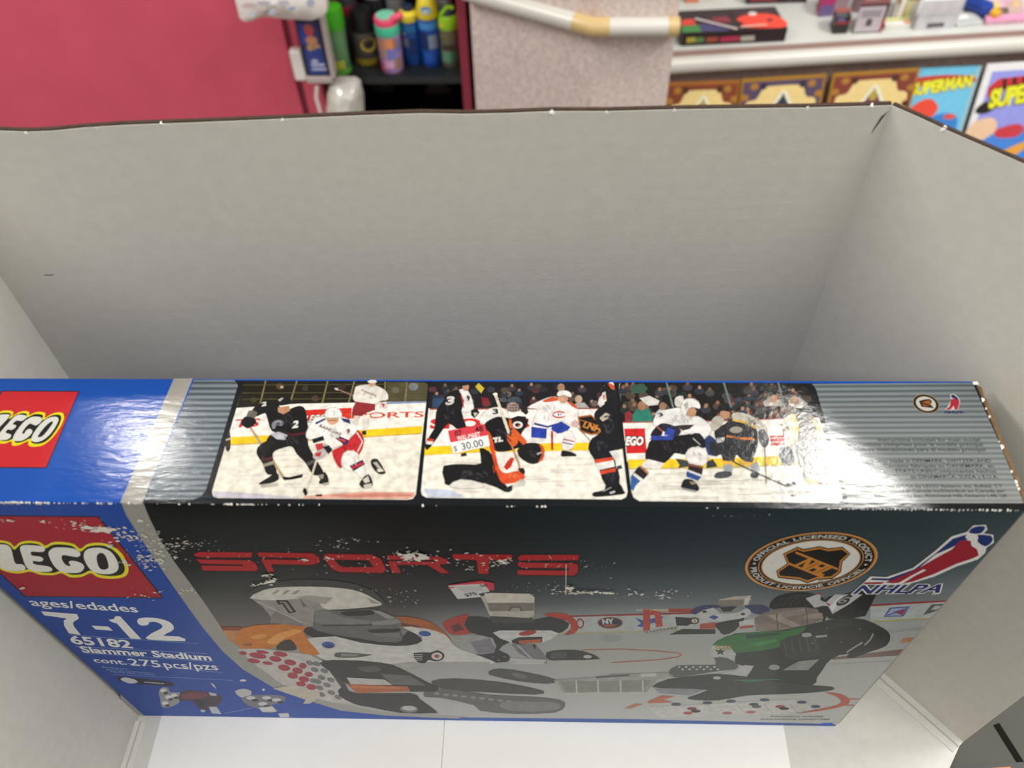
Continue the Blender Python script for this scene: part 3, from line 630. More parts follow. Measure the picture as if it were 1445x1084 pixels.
a.poly([(1098, 550), (1210, 532), (1215, 552), (1105, 572)], '#cf4a2e'); a.poly([(1105, 572), (1215, 552), (1222, 590), (1122, 612)], '#e6e2dc'); a.poly([(1128, 618), (1225, 598), (1228, 620), (1138, 638)], '#cf4a2e')
a.poly([(1190, 500), (1235, 490), (1268, 580), (1255, 605), (1230, 600), (1225, 555)], '#dad6d0'); a.poly([(1230, 590), (1260, 580), (1268, 600), (1240, 608)], '#3a3a40')
a.poly([(1088, 755), (1100, 742), (1160, 730), (1170, 690), (1215, 705), (1250, 690), (1275, 735), (1275, 755), (1110, 772)], '#17181b', 2); a.line((1150, 740), (1200, 715), 5, '#a9a9a6'); a.poly([(1190, 745), (1222, 735), (1225, 745), (1195, 755)], '#b9b9b6')
folds(a, 1190, 330, 30, 60, 14, '#3a3a42', 20); folds(a, 1150, 460, 35, 30, 8, '#38383e', 21); folds(a, 1190, 650, 25, 25, 6, '#34343a', 22)
a.build('printed_photo', m_photo, box, 'printed photo of a kneeling goalkeeper in orange pads')

# ------------------------------------------------ photo three: skaters racing to the puck
a = top(Dz)
a.rim = '#aaa49c'
frame(a, [(70, 85), (1160, 90), (1185, 100), (1205, 130), (1390, 740), (1395, 790), (1370, 806), (180, 796), (145, 775), (132, 740), (58, 110), (60, 92)], '#e6e2d6')
a.poly([(66, 85), (1160, 90), (1185, 100), (1205, 130), (1254, 290), (700, 315), (80, 326), (60, 105)], '#1b1a18')
r = random.Random(12)
for k in range(110):
    y = 95+r.random()*205; x = 75+r.random()*(1090+(y-90)*.35); c = r.choice(['#3a3a38', '#4c3a36', '#2c3440', '#24302c', '#3c3c48', '#55463c', '#5c3530', '#28282c', '#4a4a4c'])
    a.poly(ell(x, y+18, 30, 22, 9), c)
    if k % 2: a.poly(ell(x, y-4, 11, 12, 8), r.choice(['#9a7258', '#7c5844', '#ab8268', '#8a6650']))
a.poly([(140, 275), (170, 240), (235, 245), (262, 290), (255, 322), (135, 322)], '#2f7a6a'); a.poly(ell(195, 225, 24, 28), '#a87c60'); a.poly([(180, 180), (240, 165), (300, 195), (290, 220), (230, 225)], '#d6d3cd'); a.poly([(90, 270), (120, 255), (140, 280), (130, 320), (95, 322)], '#8a3238'); a.poly([(120, 105), (200, 90), (230, 120), (210, 150), (130, 150)], '#3a5a4a')
a.poly([(920, 200), (960, 175), (1030, 190), (1040, 225), (930, 230)], '#b3ada4'); a.poly(ell(985, 185, 24, 26), '#b88c70'); a.poly([(1070, 190), (1140, 175), (1190, 215), (1150, 240), (1080, 235)], '#bdb9b2'); a.poly(ell(1110, 192, 26, 26), '#b88c70'); a.poly([(265, 280), (300, 245), (355, 250), (350, 270)], '#b7c3d0'); a.poly(ell(318, 228, 20, 24), '#96705a')
for x0, x1 in ((342, 382), (685, 730), (1012, 1050)): a.line((x0, 86), (x1, 235), 11, '#6f8480')
a.poly([(80, 324), (700, 314), (1255, 292), (1320, 520), (700, 560), (105, 560)], '#edeae1'); a.poly([(80, 322), (700, 312), (1255, 290), (1257, 296), (700, 319), (80, 330)], '#a3544a')
a.poly([(108, 548), (700, 540), (1320, 512), (1336, 560), (700, 592), (118, 598)], '#ecc822'); a.poly([(118, 598), (700, 592), (1336, 560), (1338, 566), (700, 600), (120, 606)], '#c8b060')
a.poly([(88, 362), (212, 360), (224, 508), (104, 512)], '#cf2727'); a.text('EGO', (95, 460), (200, 460), (95, 412), '#f4f1ea', .05, .2, '#1a1410', .09)
a.poly([(960, 405), (1045, 402), (1052, 462), (970, 466)], '#c93a30'); a.line((962, 420), (1048, 418), 5, '#edeae1'); a.line((966, 445), (1050, 442), 5, '#edeae1')
for k in range(20):
    q = random.Random(90+k); y = 625+165*(k/20); x = 200+q.random()*800; a.line((x, y), (x+120+q.random()*240, y+q.uniform(-8, 8)), 4, q.choice(['#d3cec0', '#c8c5bb', '#d9d4c8', '#cbc6c2']))
# player at the right border
a.poly([(1060, 290), (1110, 265), (1200, 275), (1260, 340), (1285, 440), (1300, 560), (1345, 640), (1350, 690), (1190, 690), (1150, 610), (1120, 560), (1060, 590), (1020, 545), (1020, 480), (1060, 470), (1040, 400)], '#6f6c64', 3)
a.poly([(1050, 300), (1100, 280), (1130, 340), (1125, 420), (1080, 470), (1050, 440)], '#d8d2be', 2); a.poly([(1090, 270), (1110, 268), (1135, 350), (1120, 430), (1080, 475), (1110, 410), (1112, 340)], '#e2c24a'); a.poly([(1200, 290), (1250, 330), (1280, 400), (1220, 410), (1250, 380), (1235, 340)], '#ddb840')
a.poly([(1180, 665), (1280, 650), (1285, 680), (1185, 695)], '#e0a53c'); a.poly([(1295, 675), (1350, 655), (1352, 680), (1310, 698)], '#e0a53c'); a.poly([(1025, 470), (1080, 480), (1110, 540), (1085, 585), (1035, 560), (1018, 510)], '#3d4248', 2)
a.poly([(1040, 240), (1080, 220), (1120, 245), (1110, 275), (1060, 285)], '#7e7264'); a.text('24', (1035, 375), (1080, 370), (1035, 335), '#8a8476', .03)
# second player in dark with gold trim
a.poly([(690, 335), (740, 300), (830, 320), (880, 360), (890, 450), (870, 520), (850, 575), (790, 545), (760, 520), (740, 575), (690, 570), (670, 520), (640, 440), (630, 370)], '#2b2b2f', 3)
a.poly([(605, 345), (620, 300), (660, 285), (690, 320), (640, 370), (612, 375)], '#bdb6a6', 2); a.poly([(740, 270), (800, 268), (880, 300), (940, 350), (945, 400), (890, 360), (820, 320), (740, 305)], '#c6c0b0', 2); a.poly([(740, 305), (820, 318), (880, 355), (878, 366), (815, 332), (735, 315)], '#d9b23c')
a.poly([(705, 400), (790, 415), (868, 418), (868, 432), (780, 428), (700, 412)], '#cf7a3a'); a.poly([(720, 370), (745, 350), (795, 358), (785, 385), (740, 388)], '#9a968c', 2)
a.poly([(675, 555), (745, 558), (742, 578), (680, 575)], '#e0ad3a'); a.poly([(752, 540), (800, 560), (870, 565), (880, 545), (890, 555), (870, 582), (790, 578)], '#e0ad3a'); a.poly([(680, 578), (740, 578), (735, 640), (690, 635)], '#9aa0a4'); a.poly([(845, 582), (890, 560), (902, 610), (880, 640), (850, 630)], '#9aa0a4')
a.poly([(628, 645), (650, 622), (720, 618), (735, 640), (700, 658), (640, 660)], '#45474a', 2); a.poly([(845, 650), (850, 628), (895, 625), (890, 655), (865, 660)], '#35373a', 2)
a.poly(ell(692, 275, 30, 32), '#bb8a6c'); a.poly([(645, 250), (660, 222), (700, 214), (728, 240), (725, 262), (680, 255), (650, 265)], '#1c1b1d', 2)
a.poly([(890, 380), (930, 370), (958, 430), (940, 475), (905, 460)], '#4a4c50', 2); a.line((930, 470), (940, 690), 7, '#6f6a60'); a.text('74', (838, 330), (872, 345), (838, 305), '#3a3a3a', .03)
# leading player in white
a.poly([(395, 540), (470, 555), (480, 590), (410, 600), (420, 580)], '#3c3f44'); a.poly([(585, 560), (620, 545), (650, 590), (580, 600)], '#33363a')
a.poly([(560, 430), (600, 400), (640, 430), (660, 500), (640, 530), (590, 520)], '#2c3a6a'); a.poly([(600, 440), (680, 450), (700, 500), (640, 530), (600, 500)], '#2a2a30')
a.poly([(250, 430), (330, 420), (430, 400), (520, 400), (545, 460), (490, 480), (450, 520), (390, 510), (330, 570), (215, 545), (230, 470)], '#1c1b1d', 2)
a.poly([(230, 545), (330, 570), (300, 605), (240, 600), (190, 600), (200, 570)], '#e4e0da'); a.poly([(175, 585), (238, 630), (160, 700), (128, 650)], '#3a5a92'); a.poly([(165, 600), (188, 590), (236, 632), (205, 668), (150, 628)], '#2a2220'); a.poly([(178, 588), (190, 583), (240, 628), (230, 638)], '#b07a5a'); a.poly([(150, 628), (205, 668), (190, 680), (140, 640)], '#d8d4cf'); a.poly([(128, 650), (165, 690), (140, 740), (128, 720)], '#2d5f9a')
a.poly([(460, 510), (500, 475), (570, 490), (588, 530), (570, 580), (480, 570)], '#e8e4df', 2); a.poly([(478, 570), (562, 590), (555, 640), (470, 610)], '#2a2220'); a.poly([(476, 572), (562, 590), (560, 602), (474, 584)], '#8a4a3a'); a.poly([(470, 608), (555, 640), (552, 652), (466, 622)], '#d8d4cf'); a.poly([(464, 618), (552, 652), (530, 675), (460, 650)], '#2f4a8a')
a.poly([(430, 705), (450, 665), (500, 670), (538, 715), (520, 740), (440, 720)], '#1d1d20', 2); a.poly([(480, 680), (515, 682), (520, 695), (490, 698)], '#8a7d5e'); a.poly([(432, 715), (520, 735), (518, 745), (440, 728)], '#9a9a98')
a.poly([(262, 330), (290, 265), (350, 250), (430, 240), (470, 290), (530, 290), (600, 340), (605, 390), (560, 415), (520, 395), (450, 385), (400, 350), (330, 335), (280, 345)], '#e9e6e3', 3)
a.poly([(290, 345), (330, 330), (400, 350), (430, 380), (400, 410), (340, 390)], '#2a2a40', 2); a.poly([(325, 400), (350, 355), (395, 375), (380, 408)], '#3448a0'); a.poly([(245, 400), (280, 350), (320, 345), (315, 400), (270, 425)], '#26202a', 2); a.line((285, 352), (320, 380), 7, '#a85a48'); a.poly([(240, 425), (260, 405), (385, 405), (380, 430), (260, 432)], '#32449a')
a.poly([(390, 345), (450, 340), (510, 338), (480, 365), (440, 375)], '#3a3234'); a.poly([(490, 400), (540, 390), (575, 440), (570, 480), (520, 460)], '#1e1e22', 2); a.line((500, 420), (545, 460), 5, '#c9c4bd')
a.text('3', (296, 292), (325, 285), (300, 268), '#3a3444', .05)
a.poly([(392, 205), (400, 175), (440, 170), (440, 225), (405, 230)], '#d9d4cc', 2); a.poly(ell(490, 262, 30, 32), '#bf9070'); a.poly([(430, 245), (440, 200), (480, 182), (530, 200), (542, 240), (500, 232), (470, 245), (455, 285), (440, 275)], '#eceae7', 3); a.poly([(445, 215), (470, 200), (475, 240), (455, 250)], '#b3aca6')
a.path([(660, 510), (760, 570), (940, 655), (1045, 700)], 10, '#4b4642'); a.poly([(1040, 700), (1110, 676), (1120, 700), (1060, 716)], '#45423f'); a.poly([(1088, 757), (1122, 756), (1124, 766), (1090, 768)], '#55514c')
a.poly([(635, 420), (690, 415), (685, 440), (645, 448)], '#d5d2cc'); a.text('JTL', (640, 440), (682, 436), (640, 422), '#2a2a2e', .03)
folds(a, 430, 310, 70, 30, 18, '#c4bfbd', 30); folds(a, 370, 470, 70, 35, 16, '#35323a', 31); folds(a, 525, 530, 25, 25, 7, '#c6c0bb', 32); folds(a, 770, 430, 40, 40, 16, '#4a4a50', 33); folds(a, 1200, 480, 50, 90, 24, '#8c887c', 34); folds(a, 1200, 520, 30, 50, 12, '#55524c', 35); folds(a, 850, 320, 50, 20, 8, '#9c9688', 36)
a.build('printed_photo', m_photo, box, 'printed photo of skaters racing to a loose puck')

# ------------------------------------------------ price sticker on photo two
a = top(C, 2.2e-4)
a.poly([(222, 375), (440, 335), (462, 402), (237, 447)], '#d5404a'); a.poly([(237, 447), (462, 402), (473, 466), (252, 513)], '#f1efec')
a.text('07', (266, 412), (308, 404), (256, 380), '#2b1418', .02); a.text('48', (388, 386), (436, 377), (378, 354), '#2b1418', .02)
a.text('WAL-MART', (280, 438), (418, 411), (272, 409), '#f3e8e6', .02); a.text('$', (258, 500), (280, 496), (250, 468), '#5b5d60', .0); a.text('30.00', (308, 492), (438, 466), (300, 450), '#54585c', .01)
a.build('price_sticker', m_print, box, 'red and white paper price sticker')

# ------------------------------------------------ front: arena ground, blue corner, silver swoosh
a = front(None, 8e-6)
X = [170, 300, 420, 560, 700, 900, 1100, 1300, 1448]
def row(y, cs, xs=X): return ([(x, yy) for x, yy in zip(xs, y if isinstance(y, list) else [y]*9)], cs)
a.grid([row([711, 712, 712.5, 713, 714, 715, 716, 717.5, 719], ['#04070a', '#07090c', '#0c0e11', '#141416', '#141a1e', '#1a262c', '#202c33', '#2a373d', '#323d42']),
        row(745, ['#05070a', '#1b1d1f', '#202122', '#171415', '#12171a', '#1b272d', '#232f36', '#2b373d', '#39454a']),
        row(800, ['#0a0c0e', '#17191a', '#242423', '#1c1718', '#171a1c', '#273238', '#2b373c', '#3a474c', '#4a565a']),
        row(832, ['#1a1c1e', '#2c2e2d', '#353432', '#251f21', '#23282b', '#414b50', '#4a5457', '#5b6669', '#677173']),
        row(852, ['#2a2c2c', '#434443', '#454442', '#2e2a2a', '#3b4043', '#5a6366', '#5f686a', '#6b7577', '#6f7879']),
        row(880, ['#55514d', '#5b5550', '#5d5855', '#5a5654', '#7d8281', '#8f9594', '#8f9594', '#949a99', '#9a9f9d']),
        row(915, ['#77736e', '#8a8681', '#8d8a87', '#8d8c8a', '#8f9290', '#93968f', '#939692', '#9a9b98', '#9fa09d']),
        row(960, ['#8a8a88', '#9a9a98', '#989896', '#979795', '#979997', '#9c9d9a', '#9c9e9b', '#a2a3a0', '#a4a5a2']),
        row([1012, 1013, 1013, 1013.5, 1014, 1017, 1020, 1026, 1030], ['#8f8f8d', '#9b9b99', '#9a9a98', '#9b9b99', '#9c9d9b', '#a0a19f', '#a0a19f', '#a6a7a4', '#a8a9a6'])], sub=6)
for v in a.v:
    if v.z > H-.004: v.z = H-.0001
# cut the ground off along the right edge of the face
for i, v in enumerate(a.v):
    if v.x > W2: v.x = W2
    if v.z < Z0+.002: v.z = Z0+.002
a.build('arena_ground', m_printf, box, 'dark arena fading into pale ice')
a = front(None, 1.6e-5)
LE = [(173, 712), (178, 727), (199, 760), (221, 793), (247, 831), (266, 858), (288, 888), (314, 919), (343, 945), (385, 970), (426, 986), (481, 1003), (545, 1010), (660, 1015)]
RE = [(204, 712), (209, 727), (225, 760), (246, 793), (266, 820), (288, 850), (315, 890), (340, 919), (362, 940), (387, 958), (420, 976), (454, 988), (537, 1004), (660, 1011)]
blue = [(-300, 712)]+LE+[(660, 1019), (-300, 1030)]
P3 = [a.P(q) for q in blue]
P3[0] = Vector((-W2+.0003, 0, H-.0004)); P3[1] = Vector((P3[1].x, 0, H-.0004)); P3[-1] = Vector((-W2+.0003, 0, Z0+.0004)); P3[-2] = Vector((P3[-2].x, 0, Z0+.0004))
a.raw(P3, '#143f90'); a.build('blue_corner', m_printf, box, 'blue corner panel with age and piece count')
a = front(None, 2e-5); a.raw([a.P(q) for q in LE+RE[::-1]], '#8b8983', faces=[(i, i+1, 2*len(LE)-2-i, 2*len(LE)-1-i) for i in range(len(LE)-1)])
for v in a.v:
    if v.z > H-.004: v.z = H
a.build('silver_stripe', m_printf, box, 'curved silver stripe')
a = front(None, 2.4e-5); a.poly([(650, 1012.5), (900, 1015), (1178, 1022), (1176, 1028), (900, 1022), (640, 1019)], '#2b4f92')
a.poly(F4([(1060, 806), (1090, 796), (1140, 795), (1128, 816), (1070, 820)]), '#1349b0'); a.poly([(684, 1016), (752, 1016), (752, 1021), (684, 1020)], '#0f3f9a')
for i, v in enumerate(a.v): v.z = max(v.z, Z0+.0002); v.x = min(v.x, W2)
a.build('blue_rim', m_printf, box)
brand(front(None, 3.5e-5), Vector((u0, 0, v0)), Vector((u1-u0, 0, 0)), Vector((0, 0, v1-v0)), 'brand_logo', '#96192a', '#dccb20', '#d6d2cc', '#141210', m_printf)
# ------------------------------------------------ front: age, number, name, count
a = front(F1, 3.5e-5); ink = '#d2d3d2'
a.text('ages/edades', (205, 608), (885, 652), (205, 562), ink, .012)
a.poly([(262, 645), (490, 662), (503, 690), (465, 715), (470, 740), (515, 795), (440, 786), (408, 735), (405, 705), (425, 690), (282, 670)], ink)
a.poly([(583, 736), (690, 742), (720, 768), (610, 760)], ink)
a.poly([(735, 676), (765, 676), (900, 822), (832, 818), (745, 722), (710, 712), (693, 698), (725, 694)], ink)
a.poly([(875, 715), (885, 690), (940, 684), (1010, 690), (1080, 712), (1108, 745), (1095, 770), (1040, 800), (1140, 805), (1180, 835), (945, 824), (940, 805), (975, 780), (1030, 752), (1030, 730), (990, 712), (950, 715), (945, 730), (900, 735)], ink, 2)
for x0, y0, x1, y1 in ((430, 795, 1265, 850), (480, 868, 1318, 915), (530, 910, 1355, 965), (590, 955, 1415, 1035)): a.line((x0, y0), (x1, y1), 2.2, '#8a9cc0')
a.text('65182', (462, 850), (850, 880), (462, 802), ink, .03); a.text('Slammer Stadium', (527, 905), (1352, 958), (527, 868), ink, .03)
a.text('cont.', (605, 970), (810, 985), (605, 938), ink, .01); a.text('275', (830, 988), (1030, 1002), (830, 946), ink, .01); a.text('pcs/pzs', (1055, 1005), (1395, 1020), (1055, 962), ink, .01)
a.z = F7
for t, x0, y0, x1, y1 in (('Building toy', 635, 448, 790, 460), ('Jouet de construction', 655, 462, 940, 486), ('Juguete para construir', 680, 474, 965, 497)): a.text(t, (x0, y0), (x1, y1), (x0, y0-9), '#8fa0c4', .0)
a.line((690, 490), (1440, 527), 2, '#7f93bd')
a.build('lettering', m_printf, box, 'pale lettering giving ages 7-12 and 275 pieces')
a = front(F7, 3.5e-5)
a.poly([(725, 515), (742, 502), (850, 512), (1050, 535), (1076, 550), (1058, 563), (860, 550), (745, 532)], '#232638', 2); a.poly([(745, 520), (770, 508), (830, 520), (850, 540), (800, 545), (770, 535)], '#b9bcc4', 2); a.line((890, 537), (1015, 547), 5, '#9ea3b4')
a.poly([(980, 600), (1000, 570), (1040, 573), (1052, 600), (1110, 602), (1120, 650), (1060, 690), (1000, 690), (990, 640)], '#85858c', 2)
for x, y in ((1010, 590), (1040, 630), (1020, 668), (1075, 620)): a.poly(ell(x, y, 20, 12, 10), '#c4c4c6'); a.poly(ell(x+14, y+14, 16, 8, 10), '#33323a')
a.poly([(1110, 612), (1160, 585), (1290, 600), (1362, 620), (1370, 650), (1340, 682), (1280, 712), (1230, 700), (1180, 650), (1110, 655)], '#3c2a33', 2); a.poly([(1120, 615), (1200, 600), (1290, 612), (1240, 640), (1130, 640)], '#6a2f3c', 2); a.poly([(1200, 640), (1280, 650), (1260, 690), (1230, 690)], '#20222c')
a.poly([(1290, 690), (1338, 690), (1370, 736), (1310, 730)], '#a7aab4'); a.poly([(1240, 706), (1272, 712), (1262, 724), (1242, 720)], '#a7aab4'); a.poly([(1290, 600), (1335, 608), (1340, 622), (1300, 620)], '#a9a5ab'); a.poly([(1300, 540), (1320, 550), (1340, 580), (1318, 565)], '#b4b6bc')
a.line((1000, 690), (900, 700), 3, '#2c4468'); a.line((880, 632), (940, 650), 4, '#2b3c66')
a.z = F2
a.poly([(258, 852), (300, 838), (342, 850), (332, 878), (288, 882)], '#a9a8aa', 2); a.poly([(290, 890), (350, 870), (480, 870), (515, 885), (500, 910), (440, 922), (480, 950), (430, 962), (380, 940), (330, 925)], '#6a6871', 2)
for x, y in ((340, 885), (420, 885), (470, 895), (400, 915)): a.poly(ell(x, y, 24, 9, 10), '#b3b3b6'); a.poly(ell(x+20, y+12, 18, 7, 10), '#2d2d36')
a.poly([(378, 935), (450, 928), (472, 955), (400, 957)], '#b6b6b8'); a.poly([(478, 965), (530, 962), (538, 982), (490, 984)], '#b0b0b3'); a.line((205, 965), (350, 935), 3, '#7480a0'); a.poly(ell(300, 796, 17, 6, 10), '#b9b8b4'); a.poly(ell(404, 843, 8, 6, 8), '#b9b8b4')
a.build('small_toy_pictures', m_printf, box, 'two small pictures of toy players on blue')

# ------------------------------------------------ front: big red word
a = front(F2, 3.5e-5)
SP = [[(50, 152), (75, 141), (347, 143), (342, 169), (82, 168), (54, 162)], [(60, 178), (338, 184), (368, 203), (377, 228), (364, 238), (95, 236), (87, 210), (300, 213), (300, 205), (85, 200)],
      [(372, 143), (655, 148), (690, 170), (686, 196), (650, 207), (442, 203), (460, 243), (427, 243), (390, 178), (622, 183), (626, 172), (382, 167)],
      [(708, 165), (722, 150), (958, 155), (1000, 175), (1030, 230), (1012, 248), (790, 243), (750, 225)],
      [(1035, 158), (1300, 165), (1340, 180), (1346, 200), (1295, 206), (1352, 250), (1308, 249), (1240, 207), (1082, 205), (1106, 248), (1060, 247), (1040, 188), (1292, 191), (1292, 182), (1038, 180)]]
TS = [[(138, 152), (445, 155), (441, 182), (326, 182), (322, 253), (272, 252), (262, 182), (145, 178)], [(470, 170), (492, 156), (785, 155), (780, 183), (478, 184)],
      [(470, 195), (750, 197), (780, 206), (780, 240), (760, 261), (470, 257), (472, 233), (730, 236), (733, 222), (500, 222), (472, 212)]]
for z, ps in ((F2, SP), (F3, TS)):
    a.z = z
    for p in ps: a.poly(grow(p, 6), '#0b0908')
    for p in ps: a.poly(p, '#9f1f24')
a.z = F2; a.poly([(762, 179), (940, 183), (966, 217), (815, 219), (790, 210)], '#14100f')
a.build('red_word', m_printf, box, 'wide red SPORTS lettering')

# ------------------------------------------------ front: round licence emblem
a = front(F5, 2.4e-4)
pc = [a.P(q) for q in F5([(93, 270), (718, 222), (420, 96), (385, 403)])]
cx = (pc[0].x+pc[1].x)/2; R0 = (pc[1].x-pc[0].x)/2; cz = (pc[2].z+pc[3].z)/2; Rz = (pc[2].z-pc[3].z)/2; R0 = (R0+Rz)/2
cc = Vector((cx, 0, cz))
for r, c in ((1.0, '#c9a06a'), (.985, '#b5732c'), (.955, '#0e0d0d'), (.80, '#b5834c'), (.785, '#0e0d0d'), (.75, '#b9905c'), (.735, '#c9c6bf')): a.ring3(cc, R0*r, c)
def arc_text(t, ang0, ang1, r, h, flip):
    ws = [(' ' if ch == ' ' else ch) for ch in t]; wid = []
    for ch in ws:
        g = glyphs(ch, .01)[0]; wid.append((max(q[0] for q in g)-min(q[0] for q in g)+.09) if g else .32)
    tot = sum(wid); acc = 0
    for ch, w in zip(ws, wid):
        th = ang0+(ang1-ang0)*((acc+w/2)/tot); acc += w
        if ch == ' ': continue
        rad = Vector((math.cos(th), 0, math.sin(th))); tan = Vector((math.sin(th), 0, -math.cos(th)))
        if flip: tan, up, base = -tan, -rad, cc+rad*(r+h)
        else: up, base = rad, cc+rad*r
        cw = (w-.09)/tot*abs(ang1-ang0)*(r+h/2); a.text3(ch, base-tan*cw/2, tan, up, cw, h, '#c4c0b8', .02)
arc_text('OFFICIAL LICENSED PRODUCT', math.radians(176), math.radians(4), R0*.825, R0*.095, False)
arc_text('PRODUIT LICENCIÉ OFFICIEL', math.radians(190), math.radians(350), R0*.825, R0*.095, True)
for s in (-1, 1): a.ring3(cc+Vector((s*R0*.87, 0, -R0*.03)), R0*.025, '#c4c0b8', 10)
SH = [(265, 214), (330, 183), (362, 194), (440, 180), (482, 191), (552, 183), (587, 212), (547, 250), (540, 300), (500, 331), (425, 335), (380, 351), (340, 336), (240, 326), (232, 298), (286, 262)]
a.poly(grow(SH, 6), '#0f0d0c'); a.poly(SH, '#b9762a'); a.poly(grow(SH, -8), '#0f0d0c')
a.line((322, 205), (530, 288), 10, '#b9762a'); a.line((285, 258), (462, 330), 10, '#b9762a')
a.text('NHL', (316, 268), (452, 322), (330, 205), '#b9762a', .05)
a.text('®', (428, 352), (450, 354), (428, 340), '#2a2622', .02)
a.build('round_emblem', m_printf, box, 'round black and gold licence emblem with shield')

# ------------------------------------------------ front: skater emblem
a = front(F5, 3.0e-4); wh = '#cfcdc9'; bl = '#1d2f66'; rd = '#8f1f2e'
OUT = [(648, 362), (690, 325), (770, 328), (900, 283), (1010, 198), (1090, 128), (1165, 106), (1195, 74), (1256, 71), (1262, 92), (1244, 112), (1292, 120), (1294, 157), (1258, 180), (1252, 206), (1216, 238), (1110, 273), (1000, 323), (860, 364)]
a.poly(grow(OUT, 2), wh)
a.poly([(700, 331), (780, 333), (905, 288), (1015, 205), (1095, 137), (1160, 117), (1200, 112), (1170, 140), (1130, 160), (1090, 180), (1010, 215), (900, 305), (800, 345), (690, 340)], bl); a.poly([(690, 344), (800, 346), (880, 320), (905, 300), (1010, 222), (1000, 232), (900, 312), (790, 353), (680, 352)], wh)
a.poly([(1172, 106), (1198, 80), (1253, 77), (1238, 107), (1205, 114)], bl, 2); a.poly([(1216, 118), (1282, 123), (1287, 152), (1254, 176), (1215, 152), (1220, 135)], bl, 2); a.poly(ell(1187, 128, 31, 16), wh)
a.poly([(760, 353), (860, 315), (930, 280), (1030, 222), (1090, 190), (1125, 152), (1150, 143), (1182, 148), (1186, 172), (1214, 190), (1222, 220), (1190, 235), (1110, 262), (1000, 312), (900, 348), (845, 360), (905, 322), (965, 292), (950, 288), (880, 325), (830, 354), (800, 357)], rd)
a.poly([(662, 352), (760, 350), (745, 360), (652, 361)], rd); a.poly(ell(1235, 190, 22, 16), wh)
a.text('NHLPA', (602, 408), (1030, 402), (590, 368), bl, .03, .25, wh, .05); a.text('TM', (985, 416), (1022, 414), (985, 406), wh, .03)
a.build('skater_emblem', m_printf, box, 'red and blue skater emblem with initials')

# ------------------------------------------------ front: picture of toy hockey players
a = front(F3, 3.5e-5)
a.poly([(700, 468), (1445, 448), (1445, 538), (700, 556)], '#9aa19e'); a.poly([(700, 466), (1445, 446), (1445, 455), (700, 474)], '#7f2529'); a.poly([(120, 573), (700, 551), (1445, 537), (1445, 543), (700, 557), (120, 580)], '#9a9160')
a.z = F5
a.poly([(690, 468), (1105, 447), (1030, 530), (690, 547)], '#a0a7a6'); a.poly([(690, 464), (1108, 443), (1102, 451), (690, 473)], '#8c2130'); a.poly([(690, 545), (1030, 528), (1025, 534), (690, 552)], '#a29554')
a.poly([(755, 525), (785, 479), (885, 472), (852, 522)], '#3c4a86'); a.poly([(765, 520), (792, 484), (876, 478), (846, 517)], '#8f98b4'); a.poly([(800, 500), (872, 480), (846, 515)], '#8a3242'); a.line((770, 518), (870, 482), 5, '#3c4a86')
a.poly([(948, 516), (990, 464), (1068, 460), (1050, 490), (1000, 500)], '#4f5658'); a.poly([(985, 490), (1010, 470), (1040, 470), (1020, 488)], '#a3a9a8')
a.poly([(500, 724), (880, 683), (848, 715), (500, 735)], '#6e5752'); a.poly([(835, 652), (850, 630), (925, 624), (900, 648)], '#a0714f'); a.poly([(750, 590), (960, 572), (945, 590), (760, 606)], '#8d8f8a'); a.poly([(500, 755), (830, 738), (825, 742), (500, 760)], '#8a9190')
a.z = F3
a.poly(ell(943, 502, 65, 30), '#7b452d'); a.poly(ell(943, 502, 58, 25), '#23253e'); a.text('NY', (905, 508), (965, 505), (905, 484), '#b3b5b2', .05); a.poly([(905, 512), (985, 508), (960, 522), (920, 523)], '#8a4a30'); a.poly(ell(945, 580, 55, 22), '#868a8a')
a.poly([(1070, 475), (1110, 490), (1215, 468), (1200, 495), (1150, 505), (1120, 525), (1075, 520), (1100, 505)], '#2f4688'); a.poly(ell(790, 505, 20, 26), '#7d2c2a'); a.poly(ell(790, 505, 13, 18), '#9aa19e')
a.poly([(130, 575), (250, 560), (250, 600), (140, 600)], '#8a8e88')
# ice circle
a.path([(800, 640), (1000, 636), (1180, 645), (1280, 655), (1308, 665), (1290, 675), (1200, 690), (950, 705)], 6, '#93604a')
# red net frame and far keeper
a.poly([(1075, 433), (1240, 431), (1240, 444), (1075, 441)], '#9c957c'); a.poly([(1240, 430), (1370, 429), (1365, 450), (1240, 447)], '#8f3526'); a.poly([(1110, 433), (1147, 435), (1146, 548), (1112, 552)], '#9c3526'); a.poly([(1150, 436), (1200, 446), (1212, 520), (1176, 524), (1170, 465), (1150, 455)], '#9c3526')
a.poly([(1106, 545), (1290, 518), (1292, 538), (1150, 562), (1110, 560)], '#8d8c88')
for k in range(9): a.poly(ell(1130+k*18, 549-k*2.6, 6, 4, 8), '#55544f')
a.z = F4
a.poly([(412, 236), (440, 205), (520, 193), (575, 205), (480, 222), (450, 242)], '#2c2d56', 2); a.poly([(690, 198), (780, 194), (822, 220), (765, 243), (720, 228)], '#2c2d56', 2)
a.poly([(440, 242), (530, 208), (565, 238), (660, 232), (700, 210), (722, 240), (650, 272), (520, 278)], '#a7a9a7', 2); a.poly([(505, 256), (530, 245), (558, 255), (535, 270)], '#2b3c7a'); a.poly(ell(485, 228, 12, 7, 10), '#2c2d3a'); a.poly(ell(680, 240, 12, 7, 10), '#2c2d3a')
a.poly([(335, 255), (460, 262), (400, 300), (342, 300)], '#1e2022'); a.poly(ell(432, 275, 26, 18), '#1e2022'); a.poly(ell(434, 275, 16, 11), '#a09c94'); a.poly(ell(436, 276, 6, 5, 8), '#94502e')
